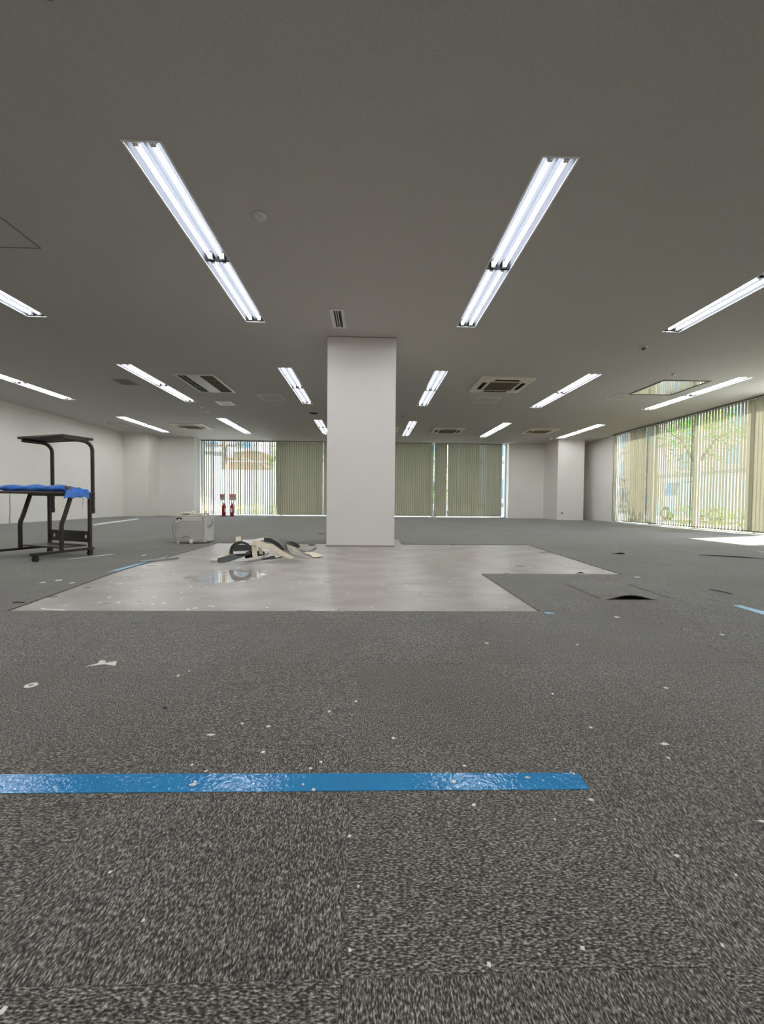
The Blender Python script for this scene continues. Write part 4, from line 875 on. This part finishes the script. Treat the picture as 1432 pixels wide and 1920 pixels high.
vehicle('car', 'white compact car parked before the fence at the far left', (-8.6, 17.4, G), 0, [(-1.7, .25), (1.75, .25), (1.78, .60), (1.65, .80), (.95, .92), (.45, 1.40), (-1.4, 1.42), (-1.75, .9)], 1.5, 'car',
        [[(.85, .92), (.42, 1.32), (-.3, 1.34), (-.3, .92)], [(-.38, .92), (-.38, 1.34), (-1.3, 1.34), (-1.5, .92)]], [(1.15, .28), (-1.15, .28)])
vehicle('van', 'mint green van parked across from the right window', (14.2, 16.6, G), math.pi / 2, [(-1.9, .3), (1.9, .3), (1.95, .9), (1.75, 1.1), (1.45, 1.85), (-1.85, 1.9), (-1.92, 1.0)], 1.6, 'van',
        [[(1.5, 1.1), (1.35, 1.65), (.6, 1.68), (.6, 1.1)], [(.5, 1.1), (.5, 1.68), (-.6, 1.7), (-.6, 1.1)]], [(1.3, .3), (-1.3, .3)])
def leaves(mb, c, r, n, s, rnd):
    for _ in range(n):
        while True:
            p = Vector((rnd.uniform(-1, 1), rnd.uniform(-1, 1), rnd.uniform(-1, 1)))
            if .35 < p.length < 1: break
        p = Vector((c[0] + p.x * r[0], c[1] + p.y * r[1], c[2] + p.z * r[2])); R = Matrix.Rotation(rnd.uniform(0, 6.28), 3, 'Z') @ Matrix.Rotation(rnd.uniform(-1, 1), 3, 'X')
        a, b_ = R @ Vector((s, 0, 0)), R @ Vector((0, s * .45, .0)); q = len(mb.v)
        mb.v += [tuple(p - a), tuple(p - b_), tuple(p + a), tuple(p + b_)]; mb.f.append((q, q + 1, q + 2, q + 3)); mb.sm.append(False)
def tree(name, label, loc, trunk, crowns, n, s, mat, seed, group=None):
    t = thing(name, label, 'tree' if 'tree' in name else 'shrub', loc, 0, group); rnd = random.Random(seed); mb = MB()
    if trunk:
        h, r = trunk; mb.tube([(0, 0, 0), (.05, .02, h * .5), (0, .05, h)], [r, r * .8, r * .6], 10)
        for c, rr in crowns: mb.tube([(0, .04, h * .8), (c[0] * .5, c[1] * .5, (h + c[2]) * .5), (c[0], c[1], c[2])], [r * .5, r * .35, r * .15], 7)
        mb.build('trunk', M['bark'], t)
    mb = MB()
    for c, rr in crowns: leaves(mb, c, rr, n, s, rnd)
    tag(mb.build('foliage', M[mat], t, fix=False), kind='stuff')
tree('tree', 'leafy bright green tree close outside the right window', (10.1, 12.2, G), (2.4, .09), [((-.2, -.1, 2.2), (.75, .75, .7)), ((-.5, .7, 3.1), (.7, .7, .6)), ((.5, -.6, 2.9), (.6, .6, .6))], 260, .075, 'leaf2', 1)
tree('tree', 'tall light green tree further out, showing at the top of the right window', (12.2, 14.8, G), (3.0, .10), [((0, 0, 3.5), (1.1, 1.1, .8)), ((-.6, -1.0, 3.9), (.9, .9, .7)), ((.4, .8, 4.2), (.9, .9, .7))], 420, .09, 'leaf', 2)
for k, (x, y) in enumerate([(9.2, 11.6), (9.3, 10.6), (9.2, 9.7), (9.4, 8.8), (9.3, 8.0)]):
    tree('shrub', ['low shrub outside the far end of the right window', 'low green shrub outside the right window, second from its far end', 'low green shrub outside the middle of the right window', 'low green shrub outside the right window, second from its near end', 'low green shrub outside the near end of the right window'][k], (x, y, G), (.25, .02), [((0, 0, .40), (.40, .36, .32))], 230, .055, 'leaf', 20 + k, 'shrubs outside the right window')
tree('tree', 'slim green tree at the right end of the open blind', (-4.65, 20.6, G), (2.2, .06), [((0, 0, 2.7), (.42, .4, .75))], 420, .07, 'leaf', 5)
tree('tree', 'bushy green tree seen through the bright gap in the back blinds', (3.1, 19.0, G), (1.6, .08), [((0, 0, 2.2), (.8, .7, 1.0)), ((.1, 0, 1.1), (.6, .6, .5))], 700, .08, 'leaf', 6)
for k in range(4):
    tree('shrub', ['pale hedge bush at the foot of the fence, leftmost', 'pale hedge bush at the foot of the fence, second from the left', 'pale hedge bush at the foot of the fence, third from the left', 'pale hedge bush at the foot of the fence, rightmost'][k], (-5.9 + k * .80, 18.4, G), (.2, .02), [((0, 0, .32), (.36, .3, .28))], 200, .05, 'leaf', 40 + k, 'hedge bushes at the foot of the fence')
